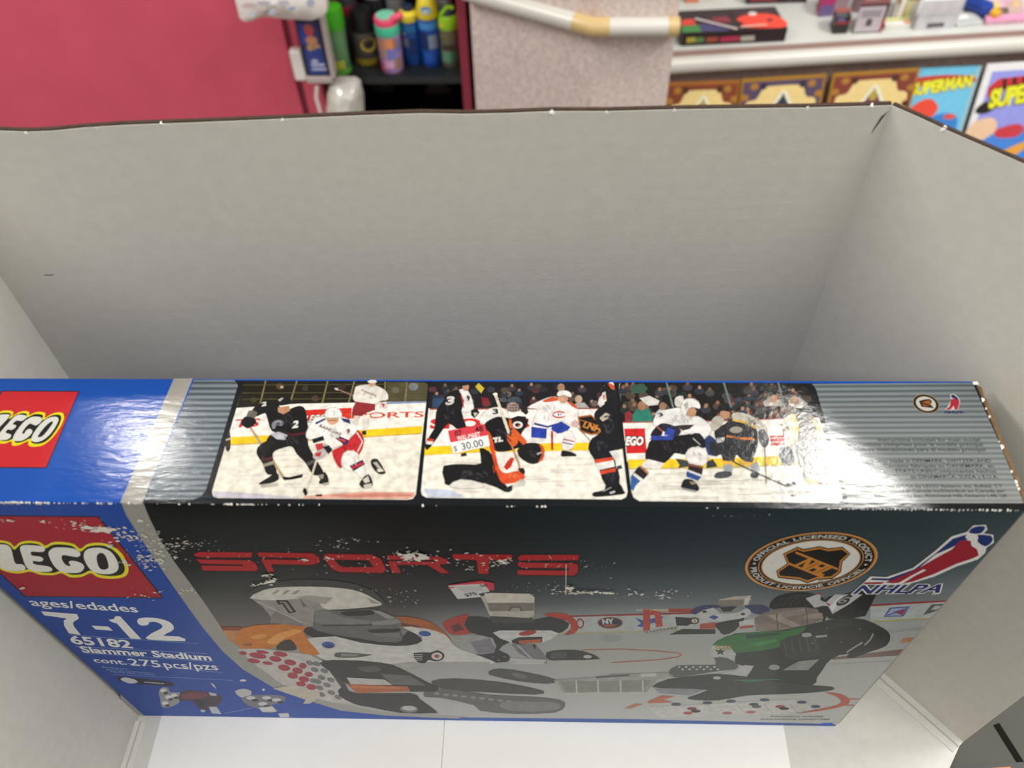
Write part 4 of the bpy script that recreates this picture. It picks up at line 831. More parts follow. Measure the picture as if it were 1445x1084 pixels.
a.poly([(305, 345), (370, 316), (540, 318), (540, 342)], '#232526'); a.poly([(462, 290), (542, 283), (540, 315), (460, 316)], '#9a3a2c'); a.poly([(540, 288), (660, 265), (690, 262), (640, 325), (585, 346), (560, 325)], '#1f2122', 2); a.poly([(660, 280), (745, 262), (735, 300), (665, 312)], '#a7a9a7'); a.poly([(665, 302), (735, 296), (733, 308), (665, 316)], '#94382c')
a.poly([(550, 190), (560, 165), (640, 150), (722, 145), (708, 190), (680, 196)], '#9c968b'); a.poly([(552, 170), (690, 165), (680, 195), (550, 192)], '#716b62'); a.poly([(562, 205), (650, 200), (620, 228), (580, 230)], '#1c1b1a'); a.poly([(690, 160), (722, 145), (708, 192), (686, 194)], '#b5b1a9')
# big player at the right: green and black
a.poly([(815, 195), (850, 152), (950, 128), (1060, 140), (1110, 190), (1095, 280), (1000, 215), (840, 218)], '#0f1113', 2)
for k in range(6): a.path([(840+k*38, 205-k*5), (880+k*36, 165-k*4), (960+k*22, 140)], 4, '#2c2f31')
a.poly([(740, 262), (790, 232), (860, 212), (1000, 205), (1060, 215), (1092, 265), (1010, 305), (880, 325), (740, 328), (770, 300), (738, 290)], '#6b615b')
a.poly([(850, 232), (1000, 212), (1010, 235), (870, 262)], '#7d736c'); a.poly([(800, 245), (850, 240), (980, 300), (930, 305), (850, 275)], '#8b8078'); a.poly([(1000, 240), (1085, 235), (1090, 262), (990, 262)], '#857b74'); a.poly([(740, 300), (800, 285), (880, 300), (930, 318), (760, 326)], '#7b6f67'); a.line((850, 240), (860, 320), 5, '#3c3631'); a.line((1000, 205), (1012, 300), 5, '#463f3a')
a.poly([(1050, 195), (1120, 150), (1290, 120), (1366, 130), (1330, 200), (1305, 250), (1200, 268), (1120, 265)], '#121416')
a.poly([(1000, 160), (1080, 133), (1074, 168), (1122, 190), (1045, 208)], '#a5a5a5'); a.poly([(1086, 196), (1150, 140), (1290, 140), (1222, 190), (1136, 240), (1115, 200)], '#a9aaaa'); a.poly([(1120, 205), (1175, 150), (1200, 150), (1138, 225)], '#c6c6c5'); a.line((1060, 135), (1082, 140), 8, '#a02530'); a.line((1105, 186), (1125, 194), 8, '#a02530')
a.text('6', (1148, 192), (1212, 188), (1162, 150), '#1c1c1c', .12, .25, None); a.text('6', (1158, 187), (1204, 183), (1168, 156), '#8b8b8a', .0, .25)
a.poly([(600, 355), (700, 335), (860, 325), (990, 300), (1120, 270), (1200, 262), (1300, 268), (1395, 312), (1432, 350), (1412, 402), (1330, 432), (1245, 462), (1208, 456), (1250, 418), (1130, 470), (1090, 520), (1058, 565), (1030, 606), (830, 600), (690, 582), (730, 520), (640, 492), (645, 440)], '#1f2324', 2)
a.poly([(524, 402), (600, 352), (760, 332), (900, 326), (1000, 302), (970, 342), (890, 375), (860, 412), (640, 440), (612, 405)], '#25602e', 2); a.poly([(700, 395), (840, 368), (860, 378), (760, 405)], '#2f7a3a'); a.poly([(690, 345), (860, 335), (880, 345), (700, 368)], '#1a3a24')
a.poly([(504, 432), (526, 400), (612, 404), (646, 446), (622, 490), (540, 470)], '#9fa3a0'); st = []
for k in range(10):
    an = -math.pi/2+k*math.pi/5; rr = 26 if k % 2 == 0 else 11; st.append((565+rr*1.1*math.cos(an), 432+rr*.8*math.sin(an)))
a.poly(st, '#2a3522'); a.text('STARS', (540, 424), (622, 420), (540, 404), '#8a7c3a', .05)
a.poly([(870, 380), (960, 345), (1050, 350), (1080, 430), (1000, 470), (900, 460)], '#2c3030', 2)
for k in range(5): a.line((890+k*38, 380-k*6), (905+k*38, 455-k*8), 5, '#474b4a')
a.poly([(980, 340), (1020, 335), (1030, 352), (990, 358)], '#8d8f8c', 2); a.poly([(1050, 350), (1110, 345), (1108, 356), (1055, 362)], '#8a8c8a')
a.poly([(1120, 330), (1240, 300), (1350, 320), (1400, 355), (1340, 410), (1230, 440), (1150, 440)], '#15181a', 2)
for q in ([(1208, 436), (1240, 415), (1290, 385)], [(1300, 400), (1330, 370), (1345, 340)]): a.path(q, 8, '#85867c')
a.poly([(882, 527), (962, 482), (1070, 470), (1012, 526)], '#7c827d'); a.poly(ell(840, 512, 28, 14), '#868a86'); a.poly([(556, 546), (650, 525), (690, 500), (738, 505), (700, 545), (690, 556), (600, 550)], '#a2a5a2')
a.poly([(215, 612), (300, 572), (460, 552), (560, 545), (700, 560), (850, 588), (1030, 603), (1130, 610), (1142, 626), (1050, 640), (860, 650), (700, 656), (560, 680), (430, 678), (400, 665), (500, 628), (330, 620)], '#2d3130', 2); a.poly([(225, 620), (480, 628), (410, 655), (260, 645)], '#7b7c84'); a.poly([(660, 578), (860, 570), (700, 590)], '#2f5c3a'); a.poly(ell(548, 566, 20, 8), '#9a9e9a'); a.line((640, 578), (870, 574), 4, '#3a6a45')
a.poly([(300, 545), (345, 502), (540, 500), (530, 462), (600, 464), (655, 500), (640, 522), (560, 530), (400, 556), (330, 562)], '#4c4f50', 2)
for k in range(12): a.poly(ell(355+k*18, 510+(k % 2)*12, 7, 5, 8), '#a2a4a2')
a.poly([(0, 545), (300, 540), (330, 556), (0, 572)], '#7d7d79'); a.poly([(160, 546), (240, 543), (240, 556), (160, 560)], '#a9a9a6')
# playing cards strip
a.poly([(203, 715), (940, 674), (1078, 720), (880, 748), (258, 768)], '#a8a7a4')
for x, y, c in ((420, 722, '#6b3038'), (440, 735, '#2c2c2e'), (400, 745, '#93403a'), (735, 700, '#2a3a30'), (750, 712, '#4b4c4e'), (870, 712, '#7b3a36'), (890, 722, '#2e3030'), (600, 745, '#8d5248'), (720, 740, '#93584e'), (340, 700, '#3c4254'), (500, 693, '#3c4254'), (620, 685, '#3c4254'), (790, 678, '#3c4254'), (980, 690, '#3c4254'), (1050, 712, '#3c4254')): a.poly(ell(x, y, 26, 8, 10), c)
for x in (500, 650, 790, 920): a.line((x, 700), (x+45, 750), 3, '#8a8988')
a.poly([(1100, 640), (1180, 648), (1226, 680), (1202, 706), (1100, 730), (950, 748), (1100, 718), (1165, 702), (1180, 682), (1150, 658)], '#a05340', 2); a.line((1220, 674), (1272, 673), 5, '#a05340'); a.line((1200, 704), (1248, 706), 5, '#a05340')
a.poly([(75, 720), (130, 697), (172, 700), (112, 722)], '#a06a52'); a.poly([(192, 687), (270, 655), (335, 660), (272, 676), (325, 690), (200, 696)], '#a05a46')
a.text('Instructions included', (820, 766), (1085, 766), (820, 757), '#4a4a4a', 0); a.text('Instructions comprises', (770, 780), (1120, 780), (770, 771), '#4a4a4a', 0)
# middle keeper in red and black
a.z = F3
a.poly([(215, 560), (340, 570), (380, 660), (420, 702), (215, 712), (200, 690)], '#8b8a8c'); a.poly([(230, 600), (330, 580), (370, 655), (270, 660)], '#6d6c72')
a.poly([(195, 480), (260, 468), (340, 480), (480, 500), (640, 468), (735, 505), (700, 548), (640, 562), (520, 592), (430, 600), (375, 640), (422, 662), (420, 700), (218, 710), (200, 690), (232, 662), (352, 655), (345, 580), (230, 552)], '#202224', 2)
a.poly([(88, 502), (150, 472), (225, 458), (195, 512), (232, 556), (140, 562), (108, 540)], '#96302a', 2); a.poly([(130, 520), (170, 500), (200, 535), (150, 550)], '#5a1d1c'); a.poly([(600, 460), (695, 450), (760, 480), (783, 520), (760, 556), (708, 563), (742, 530), (722, 490)], '#9a3228', 2)
a.poly([(345, 552), (380, 540), (640, 540), (682, 555), (640, 586), (600, 602), (440, 602), (380, 580)], '#b0b1af'); a.poly(ell(522, 553, 46, 13, 16, -.15), '#8f2c2c'); a.poly([(440, 590), (480, 574), (598, 572), (596, 600), (480, 610), (445, 605)], '#232425'); a.poly([(475, 592), (592, 584), (588, 602), (482, 608)], '#a04c26')
a.poly([(440, 612), (560, 610), (622, 682), (620, 710), (575, 702), (480, 660)], '#6a666d'); a.line((470, 615), (560, 700), 8, '#9a989c'); a.poly([(545, 610), (565, 615), (560, 640)], '#202022')
a.poly([(618, 652), (700, 640), (800, 645), (892, 686), (700, 692), (630, 690)], '#262728', 2); a.poly(ell(828, 674, 22, 9, 12), '#9a9b98'); a.poly([(640, 650), (720, 648), (720, 680), (640, 685)], '#3c3d3f'); a.poly([(430, 680), (620, 690), (600, 712), (440, 712)], '#a5a4a4')
for k in range(7): a.poly(ell(225+k*30, 675+(k % 2)*18, 10, 5, 8), '#4d4d50')
a.poly([(382, 470), (470, 470), (474, 508), (400, 512)], '#2b2a28'); a.poly([(330, 470), (540, 470), (560, 500), (340, 500)], '#3a3a3a')
a.poly([(282, 368), (330, 348), (532, 352), (558, 370), (555, 466), (530, 476), (330, 466), (300, 402)], '#a19c92'); a.poly([(300, 350), (530, 354), (556, 372), (552, 398), (318, 398)], '#b7b2a8'); a.poly([(315, 400), (556, 399), (553, 440), (330, 442)], '#6c6760'); a.poly([(420, 442), (435, 420), (485, 418), (495, 440)], '#4c4843'); a.poly([(430, 440), (445, 425), (480, 424), (486, 440)], '#8b857b')
# crossing sticks in the middle
a.poly([(325, 766), (350, 738), (440, 740), (620, 776), (672, 800), (620, 812), (480, 800)], '#434240', 2); a.poly(ell(480, 770, 40, 12, 12, .2), '#5f5e5a')
a.poly([(655, 794), (1190, 785), (1122, 860), (700, 866)], '#85857f'); a.poly([(690, 800), (1150, 795), (1110, 850), (715, 856)], '#77776f'); a.poly([(660, 790), (870, 778), (1040, 764), (1240, 752), (1242, 786), (1050, 792), (860, 798)], '#8d8d88')
for x in (770, 880, 995, 1108): a.line((x, 795), (x+3, 860), 8, '#a5a59f')
a.line((690, 862), (1122, 858), 7, '#a2a29c'); a.line((668, 800), (702, 864), 6, '#9c9c96'); a.line((870, 780), (1040, 768), 9, '#4e4e4a'); a.poly([(1100, 760), (1180, 756), (1180, 774), (1100, 778)], '#a9a9a5')
a.poly([(30, 800), (150, 785), (350, 800), (480, 820), (605, 850), (560, 868), (300, 855), (100, 842)], '#3d3d3c', 2); a.poly([(0, 850), (100, 838), (330, 868), (560, 880), (690, 895), (714, 925), (660, 960), (450, 966), (280, 950), (250, 922), (80, 884), (0, 880)], '#565555', 2)
for k in range(12): a.poly(ell(60+k*46, 862+k*5, 16, 6, 8), '#7b7a79')
a.poly([(390, 905), (640, 905), (690, 925), (640, 950), (420, 948)], '#6e6d6c', 2)
# big keeper at the left: white helmet with a 1
a.z = F2
a.poly([(185, 521), (300, 520), (290, 540), (200, 545)], '#7d3a26'); a.poly([(195, 540), (290, 540), (270, 615), (228, 590)], '#a87848')
a.poly([(310, 370), (380, 315), (520, 285), (720, 282), (880, 305), (980, 350), (1030, 412), (980, 430), (880, 400), (400, 400)], '#3a3a38', 3)
a.poly([(1070, 470), (1200, 478), (1290, 518), (1345, 568), (1368, 608), (1335, 604), (1270, 555), (1180, 520), (1100, 505)], '#94501f', 2); a.poly([(1100, 500), (1180, 512), (1270, 552), (1250, 560), (1120, 530)], '#5c2f1c')
a.poly([(628, 582), (770, 565), (900, 600), (1080, 620), (1190, 608), (1212, 572), (1110, 522), (1230, 530), (1330, 562), (1372, 612), (1425, 642), (1560, 690), (1560, 712), (1250, 716), (1140, 752), (1060, 712), (900, 692), (720, 692), (660, 642)], '#b5b4b0', 2)
a.poly([(1060, 712), (1140, 700), (1560, 700), (1560, 712), (1250, 718), (1140, 752)], '#94938f')
a.poly([(264, 562), (300, 530), (400, 510), (622, 512), (606, 540), (640, 600), (692, 662), (600, 656), (560, 602), (500, 592), (450, 632), (330, 642), (274, 616)], '#b3691d', 2); a.poly([(420, 600), (470, 560), (560, 535), (600, 545), (520, 575), (470, 610)], '#c98a44', 2); a.poly([(468, 636), (490, 602), (540, 584), (572, 622), (560, 642)], '#2a231e', 2); a.poly(ell(325, 612, 26, 8), '#8a4d18'); a.poly(ell(380, 572, 40, 12, 14, -.1), '#c9873c')
a.poly(ell(735, 614, 40, 21, 18, .1), '#a4a7ab'); a.poly(ell(735, 614, 33, 17, 18, .1), '#2a4b8a'); a.poly(ell(1226, 556, 32, 14, 16, .1), '#2a4b8a'); a.poly(ell(738, 622, 20, 8), '#16294f')
a.poly([(765, 660), (800, 650), (930, 660), (960, 664), (880, 678), (780, 678)], '#4b4a48', 2); a.poly([(800, 656), (900, 662), (870, 672), (800, 672)], '#787674')
a.poly([(1168, 655), (1255, 652), (1290, 640), (1325, 660), (1318, 688), (1280, 698), (1245, 690), (1228, 706), (1190, 702)], '#1d1d1d', 2); a.poly(ell(1288, 671, 28, 19), '#b2b0ac'); a.poly(ell(1288, 671, 13, 9), '#8f3f2c')
for k in range(4): a.line((1172, 663+k*10), (1215, 662+k*9), 3, '#a3a29f')
a.poly([(610, 545), (642, 524), (780, 560), (1000, 600), (1100, 588), (1140, 545), (1205, 580), (1192, 606), (1080, 618), (900, 602), (770, 570), (660, 576)], '#1c1d1e', 2)
a.poly([(660, 436), (820, 440), (930, 428), (1000, 440), (1090, 478), (1112, 502), (1062, 512), (1102, 545), (1112, 580), (1080, 602), (900, 582), (740, 556), (640, 520)], '#585856', 2)
a.poly([(670, 440), (720, 436), (800, 470), (950, 492), (930, 512), (700, 505), (665, 500)], '#6d6d6a'); a.poly([(800, 446), (950, 434), (962, 460), (830, 466)], '#232322', 2); a.poly([(940, 536), (1092, 530), (1096, 545), (1060, 550), (960, 552)], '#232322', 2); a.poly([(950, 495), (1090, 482), (1110, 500), (1060, 510), (960, 512)], '#7a7a77'); a.line((700, 515), (960, 512), 7, '#2e2e2d'); a.poly([(960, 555), (1090, 552), (1105, 575), (1000, 572)], '#6a6a67'); a.poly([(960, 440), (1000, 440), (1080, 478), (1040, 482)], '#83837f')
a.poly([(342, 376), (480, 380), (600, 372), (690, 398), (730, 432), (664, 440), (656, 520), (610, 518), (440, 502), (442, 470), (400, 420)], '#85807b'); a.poly([(442, 470), (470, 430), (600, 500), (612, 518), (440, 502)], '#716c68'); a.line((370, 390), (600, 500), 5, '#a29d97'); a.poly([(590, 375), (625, 415), (605, 420)], '#5f5b57')
a.poly([(334, 376), (400, 336), (480, 320), (640, 316), (800, 324), (900, 344), (980, 386), (1008, 408), (930, 422), (730, 434), (690, 402), (600, 376), (480, 386)], '#bab6ae', 2); a.poly([(560, 370), (640, 360), (760, 372), (720, 405), (690, 402), (600, 378)], '#96928b')
for k in range(3): a.poly([(440+k*52, 356), (470+k*52, 334), (490+k*52, 334), (462+k*52, 356)], '#8d8982')
a.poly([(930, 372), (975, 390), (1000, 406), (955, 400)], '#8d8982')
a.poly([(468, 384), (528, 386), (572, 446), (534, 452), (500, 406), (480, 408)], '#171615'); a.poly([(484, 391), (520, 393), (556, 442), (540, 446), (506, 399), (490, 400)], '#7d7873')
a.poly([(270, 634), (400, 632), (640, 662), (720, 702), (800, 820), (872, 912), (760, 908), (620, 872), (480, 802), (360, 712)], '#aaa7a3')
a.poly([(700, 690), (760, 700), (870, 905), (800, 830)], '#3a3a38')
for x, y, rx, ry in ((375, 668, 45, 15), (490, 660, 38, 14), (355, 695, 34, 12), (465, 685, 32, 15), (540, 703, 32, 15), (510, 730, 32, 16), (425, 706, 28, 9), (605, 720, 20, 15), (578, 745, 28, 16), (635, 763, 22, 13), (553, 770, 28, 16), (610, 788, 28, 15), (595, 812, 26, 13), (648, 828, 26, 15), (400, 650, 34, 8), (300, 655, 20, 10)): a.poly(ell(x, y, rx, ry, 14, .15), '#93303a')
for x, y in ((665, 740), (700, 780), (748, 792), (660, 797), (728, 818), (690, 832), (750, 856), (700, 866), (785, 880), (640, 705), (675, 710), (715, 745), (680, 800)): a.poly(ell(x, y, 21, 12, 12, .3), '#6a6a68')
a.poly(ell(684, 868, 14, 10, 10), '#8a2c30')
a.poly([(690, 705), (760, 690), (900, 696), (1060, 716), (1140, 752), (1240, 805), (1292, 826), (1282, 850), (1150, 852), (900, 842), (830, 812), (740, 746)], '#2a2a29', 2); a.poly([(880, 730), (980, 720), (1000, 745), (930, 752)], '#4a4a48', 2); a.poly([(1000, 760), (1150, 770), (1230, 820), (1060, 815)], '#5a5957')
a.poly([(828, 780), (1020, 790), (1062, 818), (850, 816)], '#a9a7a2'); a.poly([(828, 812), (1140, 825), (1152, 850), (880, 860)], '#98532c'); a.poly([(850, 820), (1100, 830), (1100, 838), (860, 832)], '#b06a3c')
a.poly([(798, 830), (880, 862), (1150, 860), (1200, 890), (1284, 952), (1270, 962), (1100, 960), (950, 932), (870, 916), (790, 872)], '#262625', 2); a.poly(ell(1146, 940, 46, 18, 16, .05), '#6b6b69'); a.poly(ell(1146, 936, 36, 11, 16, .05), '#a3a3a0')
a.poly([(452, 836), (510, 824), (690, 850), (692, 880), (640, 912), (605, 914), (620, 892), (560, 872)], '#aaa493')
for v in a.v: v.x = min(v.x, W2)
a.build('toy_player_picture', m_photof, box, 'picture of toy hockey players on ice')

# ------------------------------------------------ torn sticker remains
a = front(F3, 3.0e-4)
a.poly([(115, 308), (280, 285), (350, 296), (352, 332), (320, 334), (200, 322), (150, 340)], '#b53440'); a.poly([(118, 312), (150, 308), (300, 300), (330, 340), (270, 352), (290, 368), (165, 378)], '#b7b6b4'); a.text('$70', (208, 366), (268, 356), (208, 350), '#1c1b1b', .03); a.text('50', (285, 318), (320, 314), (285, 304), '#451a20', .03); a.poly([(150, 318), (280, 310), (300, 335), (200, 345)], '#a9a9a7'); a.line((118, 322), (150, 318), 5, '#a9303a')
a.build('torn_sticker', m_printf, box, 'torn remains of a red and white price sticker')

# ------------------------------------------------ scuffs where the print has rubbed off
a = front(None, 3.6e-4); r = random.Random(21)
def flecks(x, y, sx, sy, n, s, col='#c9c5bb', ang=0.1, asp=2.2):
    for _ in range(n):
        cx_, cy_ = r.gauss(x, sx), r.gauss(y, sy)
        if cy_ < 716: continue
        e = s*(.35+r.random()**2*1.4); th = ang+r.uniform(-.4, .4); k = r.randint(5, 8); pts = []
        for i in range(k):
            al = 2*math.pi*i/k; rr = e*(.5+r.random()*.7); px, py = rr*asp*math.cos(al), rr*.6*math.sin(al)
            pts.append((cx_+px*math.cos(th)-py*math.sin(th), cy_+px*math.sin(th)+py*math.cos(th)))
        a.raw([a.P(q) for q in pts], col, faces=[tuple(range(k))])
for z, x, y, sx, sy, n, s in ((F1, 500, 90, 60, 18, 20, 1.2), (F1, 640, 115, 40, 12, 16, 2.4), (F1, 780, 150, 60, 25, 24, 1.0), (F1, 900, 170, 60, 40, 34, 1.0), (F1, 950, 320, 50, 30, 34, 1.2), (F1, 1020, 240, 60, 40, 40, 1.1),
    (F1, 1130, 210, 80, 18, 22, .8), (F1, 900, 60, 20, 5, 6, 1.4), (F1, 260, 68, 30, 6, 8, 1.0), (F1, 60, 62, 40, 5, 10, 1.0), (F1, 150, 488, 8, 4, 3, 1.0), (F1, 1180, 515, 30, 10, 10, .9), (F1, 940, 530, 90, 25, 10, .7), (F1, 790, 325, 25, 10, 5, 1.3), (F1, 690, 225, 40, 8, 8, 1.3),
    (F2, 1170, 160, 45, 10, 30, 2.4), (F2, 1180, 165, 110, 30, 40, .8), (F2, 440, 285, 14, 8, 8, 2.6), (F2, 425, 255, 14, 6, 6, 1.6), (F2, 370, 300, 18, 5, 7, 2.0), (F2, 740, 170, 14, 5, 4, 2.2), (F2, 610, 183, 10, 4, 3, 1.8), (F2, 850, 75, 60, 8, 14, .7), (F2, 780, 120, 90, 30, 22, .6), (F2, 60, 100, 50, 10, 12, .8), (F2, 1110, 380, 40, 20, 12, .8), (F2, 300, 150, 200, 25, 26, .6), (F2, 900, 200, 250, 30, 40, .6),
    (F3, 380, 190, 24, 10, 14, 2.2), (F3, 230, 215, 10, 5, 5, 1.8), (F3, 290, 180, 120, 20, 30, .8), (F3, 630, 190, 120, 20, 30, .6), (F3, 735, 325, 10, 10, 8, 2.4), (F3, 800, 340, 40, 3, 18, 1.4), (F3, 920, 342, 20, 3, 8, 1.6), (F3, 680, 330, 40, 14, 14, .8), (F3, 860, 200, 70, 10, 16, .6), (F3, 1180, 350, 120, 10, 30, .9), (F3, 1240, 330, 40, 5, 12, .8), (F3, 640, 310, 150, 30, 26, .5),
    (F2, 1000, 330, 150, 6, 12, .6), (F3, 360, 345, 60, 12, 14, .6), (F5, 60, 20, 60, 4, 10, .6), (F4, 1000, 300, 250, 80, 16, .4)):
    q = z([(x, y)])[0]; k_ = 1.6 if z is F1 else 1.2; flecks(q[0], q[1], sx*z.k, sy*z.k, int(n*k_), s*(1.15 if z is F1 else 1))
a.z = F3; a.line((718, 195), (717, 352), 4, '#b9b5aa'); a.line((730, 345), (860, 338), 6, '#b5b0a2')
a.z = None
o = a.build('scuff_marks', m_printf, box, 'pale scuffs where print has rubbed off'); o['kind'] = 'stuff'
# worn white flecks along the top front edge
me = MB()
def chip(px, s):
    P = front().P((px, 714+px*.003)); w = s*(.5+r.random()); lo = H-s*r.random()**1.5*1.3; hi = s*.8*r.random()**2; n = 6; v = []
    pr = [(0, lo), (.35, lo-s*.3*r.random()), (.8, lo+s*.2*r.random()), (1, H)]
    v = [(P.x+w*x, -.0006, z) for x, z in pr] + [(P.x+w*.7, -.0004+hi*r.random(), H+.0004), (P.x+w*.25, -.0004+hi, H+.0004), (P.x-w*.1, -.0006, H)]
    me.add(v, [(0, 1, 2, 3, 6), (6, 3, 4, 5)])
for k in range(70): chip(r.uniform(0, 80), .0009*(.3+r.random()))
for k in range(40): chip(r.uniform(80, 205), .0006*(.3+r.random()))
for k in range(50): chip(r.gauss(345, 10) if k % 3 else r.uniform(205, 430), .0006*(.3+r.random()))
for k in range(16): chip(r.choice([r.gauss(722, 4), r.gauss(765, 4), r.uniform(430, 1190)]), .0006*(.3+r.random()))
for k in range(46): chip(1185+k*5.6+r.uniform(-1.5, 1.5), .0006*(.5+r.random()))
o = me.build('worn_edge', m_nub, box, bevel=0); o['label'] = 'white flecks along the worn front fold'; o['kind'] = 'stuff'

# ================================================================== shelf unit with drinking bottles
YS = 1.90
m_blk = mat('shelf_black', '#121414', .45, .1, 30)
xL = at_y((455, 120), YS).x; xR0 = at_y((648, 60), YS).x; xR1 = at_y((660.5, 60), YS).x
ZS = at_y((553, 106), YS+.012).z                      # top of the shelf board
sh = thing('shelf_unit', ((xL+xR1)/2, YS+.18, FLOOR_Z), 'black shelf unit with a maroon side panel holding drinking bottles', 'shelf')
MB().box((xR0, YS-.01, FLOOR_Z), (xR1, YS+.36, .1)).build('side_panel', mat('maroon_side', '#8e2b40', .5, .05, 20), sh, bevel=.002)
MB().box((xL, YS+.34, FLOOR_Z), (xR0, YS+.36, .1)).build('back_panel', m_blk, sh)
MB().box((xL-.02, YS+.122, FLOOR_Z), (xL, YS+.36, .1)).build('side_panel', m_blk, sh)
MB().box((xL, YS, ZS-.02), (xR0, YS+.34, ZS)).build('shelf_board', mat('shelf_board', '#23282a', .35, .1, 30), sh, bevel=.002)
ZL = ZS-.24
MB().box((xL, YS+.02, ZL-.02), (xR0, YS+.34, ZL)).build('shelf_board', mat('shelf_board_low', '#3b383a', .5, .1, 30), sh, bevel=.002)
MB().box((xL, YS, FLOOR_Z), (xR0, YS+.34, FLOOR_Z+.08)).build('plinth', m_blk, sh)
PARTS = {}
def bottle(px, top_y, w_px, name, label, parts, y_off=0.0):
    """px: middle of the foot as seen; parts: (name, colour, rough, profile [(r, h)] in shares of the radius and height)"""
    b = at_z(px, ZS+.0005); q = proj(b); R_ = w_px/2/F_PX*((Vector(b)-CAM).dot(ray((CX, CY)).normalized()))
    b = b+Vector((0, R_*.9, 0)); hh = height_to(b+Vector((0, -R_*.3, 0)), top_y)
    t = thing(name, b, label, 'bottle', 'drinking bottles on the black shelf')
    for nm, c, ro, prof in parts:
        up = PARTS.get((t.name, 'lid')) if nm.startswith('cap') else PARTS.get((t.name, 'body')) if nm in ('base_ring', 'band') else None
        PARTS[(t.name, nm)] = MB().lathe([(R_*r_, hh*h_) for r_, h_ in prof], 24, b).build(nm, mat('bottle_'+c[1:], c, ro, .12 if nm in ('body', 'wrap') else .03, 60), up or t, smooth=True)
    return t, b, R_, hh
t, b, R_, h_ = bottle((481, 107), 12, 30, 'shaker_bottle', 'green shaker bottle with bright green lid and yellow lettering', [
    ('body', '#5d8a5c', .3, [(.78, 0), (.86, .03), (.92, .5), (.98, .7), (.98, .73)]), ('lid', '#3fa51c', .4, [(1.0, .7), (1.04, .72), (1.04, .93), (.98, 1), (.2, 1.0)]), ('base_ring', '#4f9a22', .4, [(.84, -.0), (.9, .01), (.9, .06), (.86, .07)])])
def wrap_patch(t, b, R_, a0, a1, z0, z1, col, name='print', k=1.02, n=8):
    v = []; 
    for i in range(n+1):
        an = math.radians(a0+(a1-a0)*i/n)
        for z in (z0, z1): v.append(b+Vector((R_*k*math.sin(an), -R_*k*math.cos(an), z)))
    o = link(name, v, [(2*i, 2*i+2, 2*i+3, 2*i+1) for i in range(n)], mat('label_'+col[1:], col, .5), PARTS[(t.name, 'body')], True); return o
for k in range(4): wrap_patch(t, b, R_, -28+k*17, -17+k*17, h_*.1, h_*.24, '#c6c832', k=.93, n=3)
t, b, R_, h_ = bottle((518, 93), 14, 36, 'drinking_bottle', 'grey and black bottle with a yellow oval emblem and yellow base band', [
    ('body', '#5c5751', .5, [(.92, 0), (.97, .02), (.97, .6), (.95, .62)]), ('lid', '#191a1c', .4, [(.95, .6), (.9, .72), (.8, .8), (.78, .93), (.7, 1), (.1, 1)]), ('base_ring', '#a8922c', .5, [(.98, .01), (.99, .02), (.99, .12), (.98, .13)])])
def emblem(t, b, R_, a0, z0, ra, rz, col, name, k):
    v = []
    for i in range(18):
        th = 2*math.pi*i/18; an = math.radians(a0+ra*math.cos(th)); v.append(b+Vector((R_*k*math.sin(an), -R_*k*math.cos(an), z0+rz*math.sin(th))))
    link(name, v, tess(v), mat('label_'+col[1:], col, .5), PARTS[(t.name, 'lid' if name == 'button' else 'body')])
emblem(t, b, R_, 25, h_*.42, 36, h_*.13, '#e6cc2c', 'oval_emblem', 1.03); emblem(t, b, R_, 25, h_*.43, 17, h_*.035, '#1c1a12', 'oval_emblem', 1.06)
t, b, R_, h_ = bottle((553, 105), 22, 32, 'drinking_bottle', 'pastel printed bottle with pink spout and mint green lid', [
    ('body', '#b58ac0', .4, [(.9, 0), (.98, .03), (1, .3), (1, .68), (.98, .7)]), ('lid', '#4fc7a0', .4, [(1.05, .68), (1.07, .7), (1.07, .84), (1.0, .86)]), ('cap', '#f0557c', .4, [(1.02, .855), (1.04, .87), (1.04, .94), (.95, .97), (.1, .97)]), ('cap_top', '#7fd4b4', .4, [(.8, .968), (.8, .99), (.6, 1.0), (.1, 1)])])
MB().tube([b+Vector((R_*.3, -R_*.5, h_*.92)), b+Vector((R_*1.2, -R_*.6, h_*1.02)), b+Vector((R_*1.5, -R_*.6, h_*1.04))], R_*.3, 10).build('spout', MATS['bottle_f0557c'], PARTS[(t.name, 'lid')], smooth=True)
for a0, a1, z0, z1, c in ((-50, -5, .45, .65, '#c98f70'), (-20, 25, .48, .66, '#e8946a'), (-10, 40, .28, .46, '#7d7fd0'), (-45, -10, .3, .45, '#b99a8c'), (-30, 20, .12, .27, '#d9a6d0'), (20, 60, .1, .3, '#a08070'), (-60, -30, .05, .2, '#d05a7a'), (40, 70, .4, .6, '#6f7fc4'), (25, 50, .48, .64, '#b07a58')): wrap_patch(t, b, R_, a0, a1, h_*z0, h_*z1, c)
t, b, R_, h_ = bottle((583, 93), 8, 27, 'drinking_bottle', 'blue printed bottle with pale yellow lid, lid closed', [
    ('body', '#1f4f9c', .35, [(.9, 0), (.97, .03), (1, .3), (1, .74), (.9, .78)]), ('lid', '#e6d43a', .4, [(1.0, .76), (1.04, .78), (1.0, .87), (.6, .92), (.1, .92)]), ('cap', '#1f2c48', .4, [(.6, .9), (.55, .98), (.4, 1.0), (.1, 1)])])
for a0, a1, z0, z1, c in ((-60, 40, .6, .72, '#2a79b8'), (-50, -10, .35, .5, '#7b8694'), (-10, 40, .2, .5, '#16346e'), (-50, -20, .54, .6, '#93a0b0')): wrap_patch(t, b, R_, a0, a1, h_*z0, h_*z1, c)
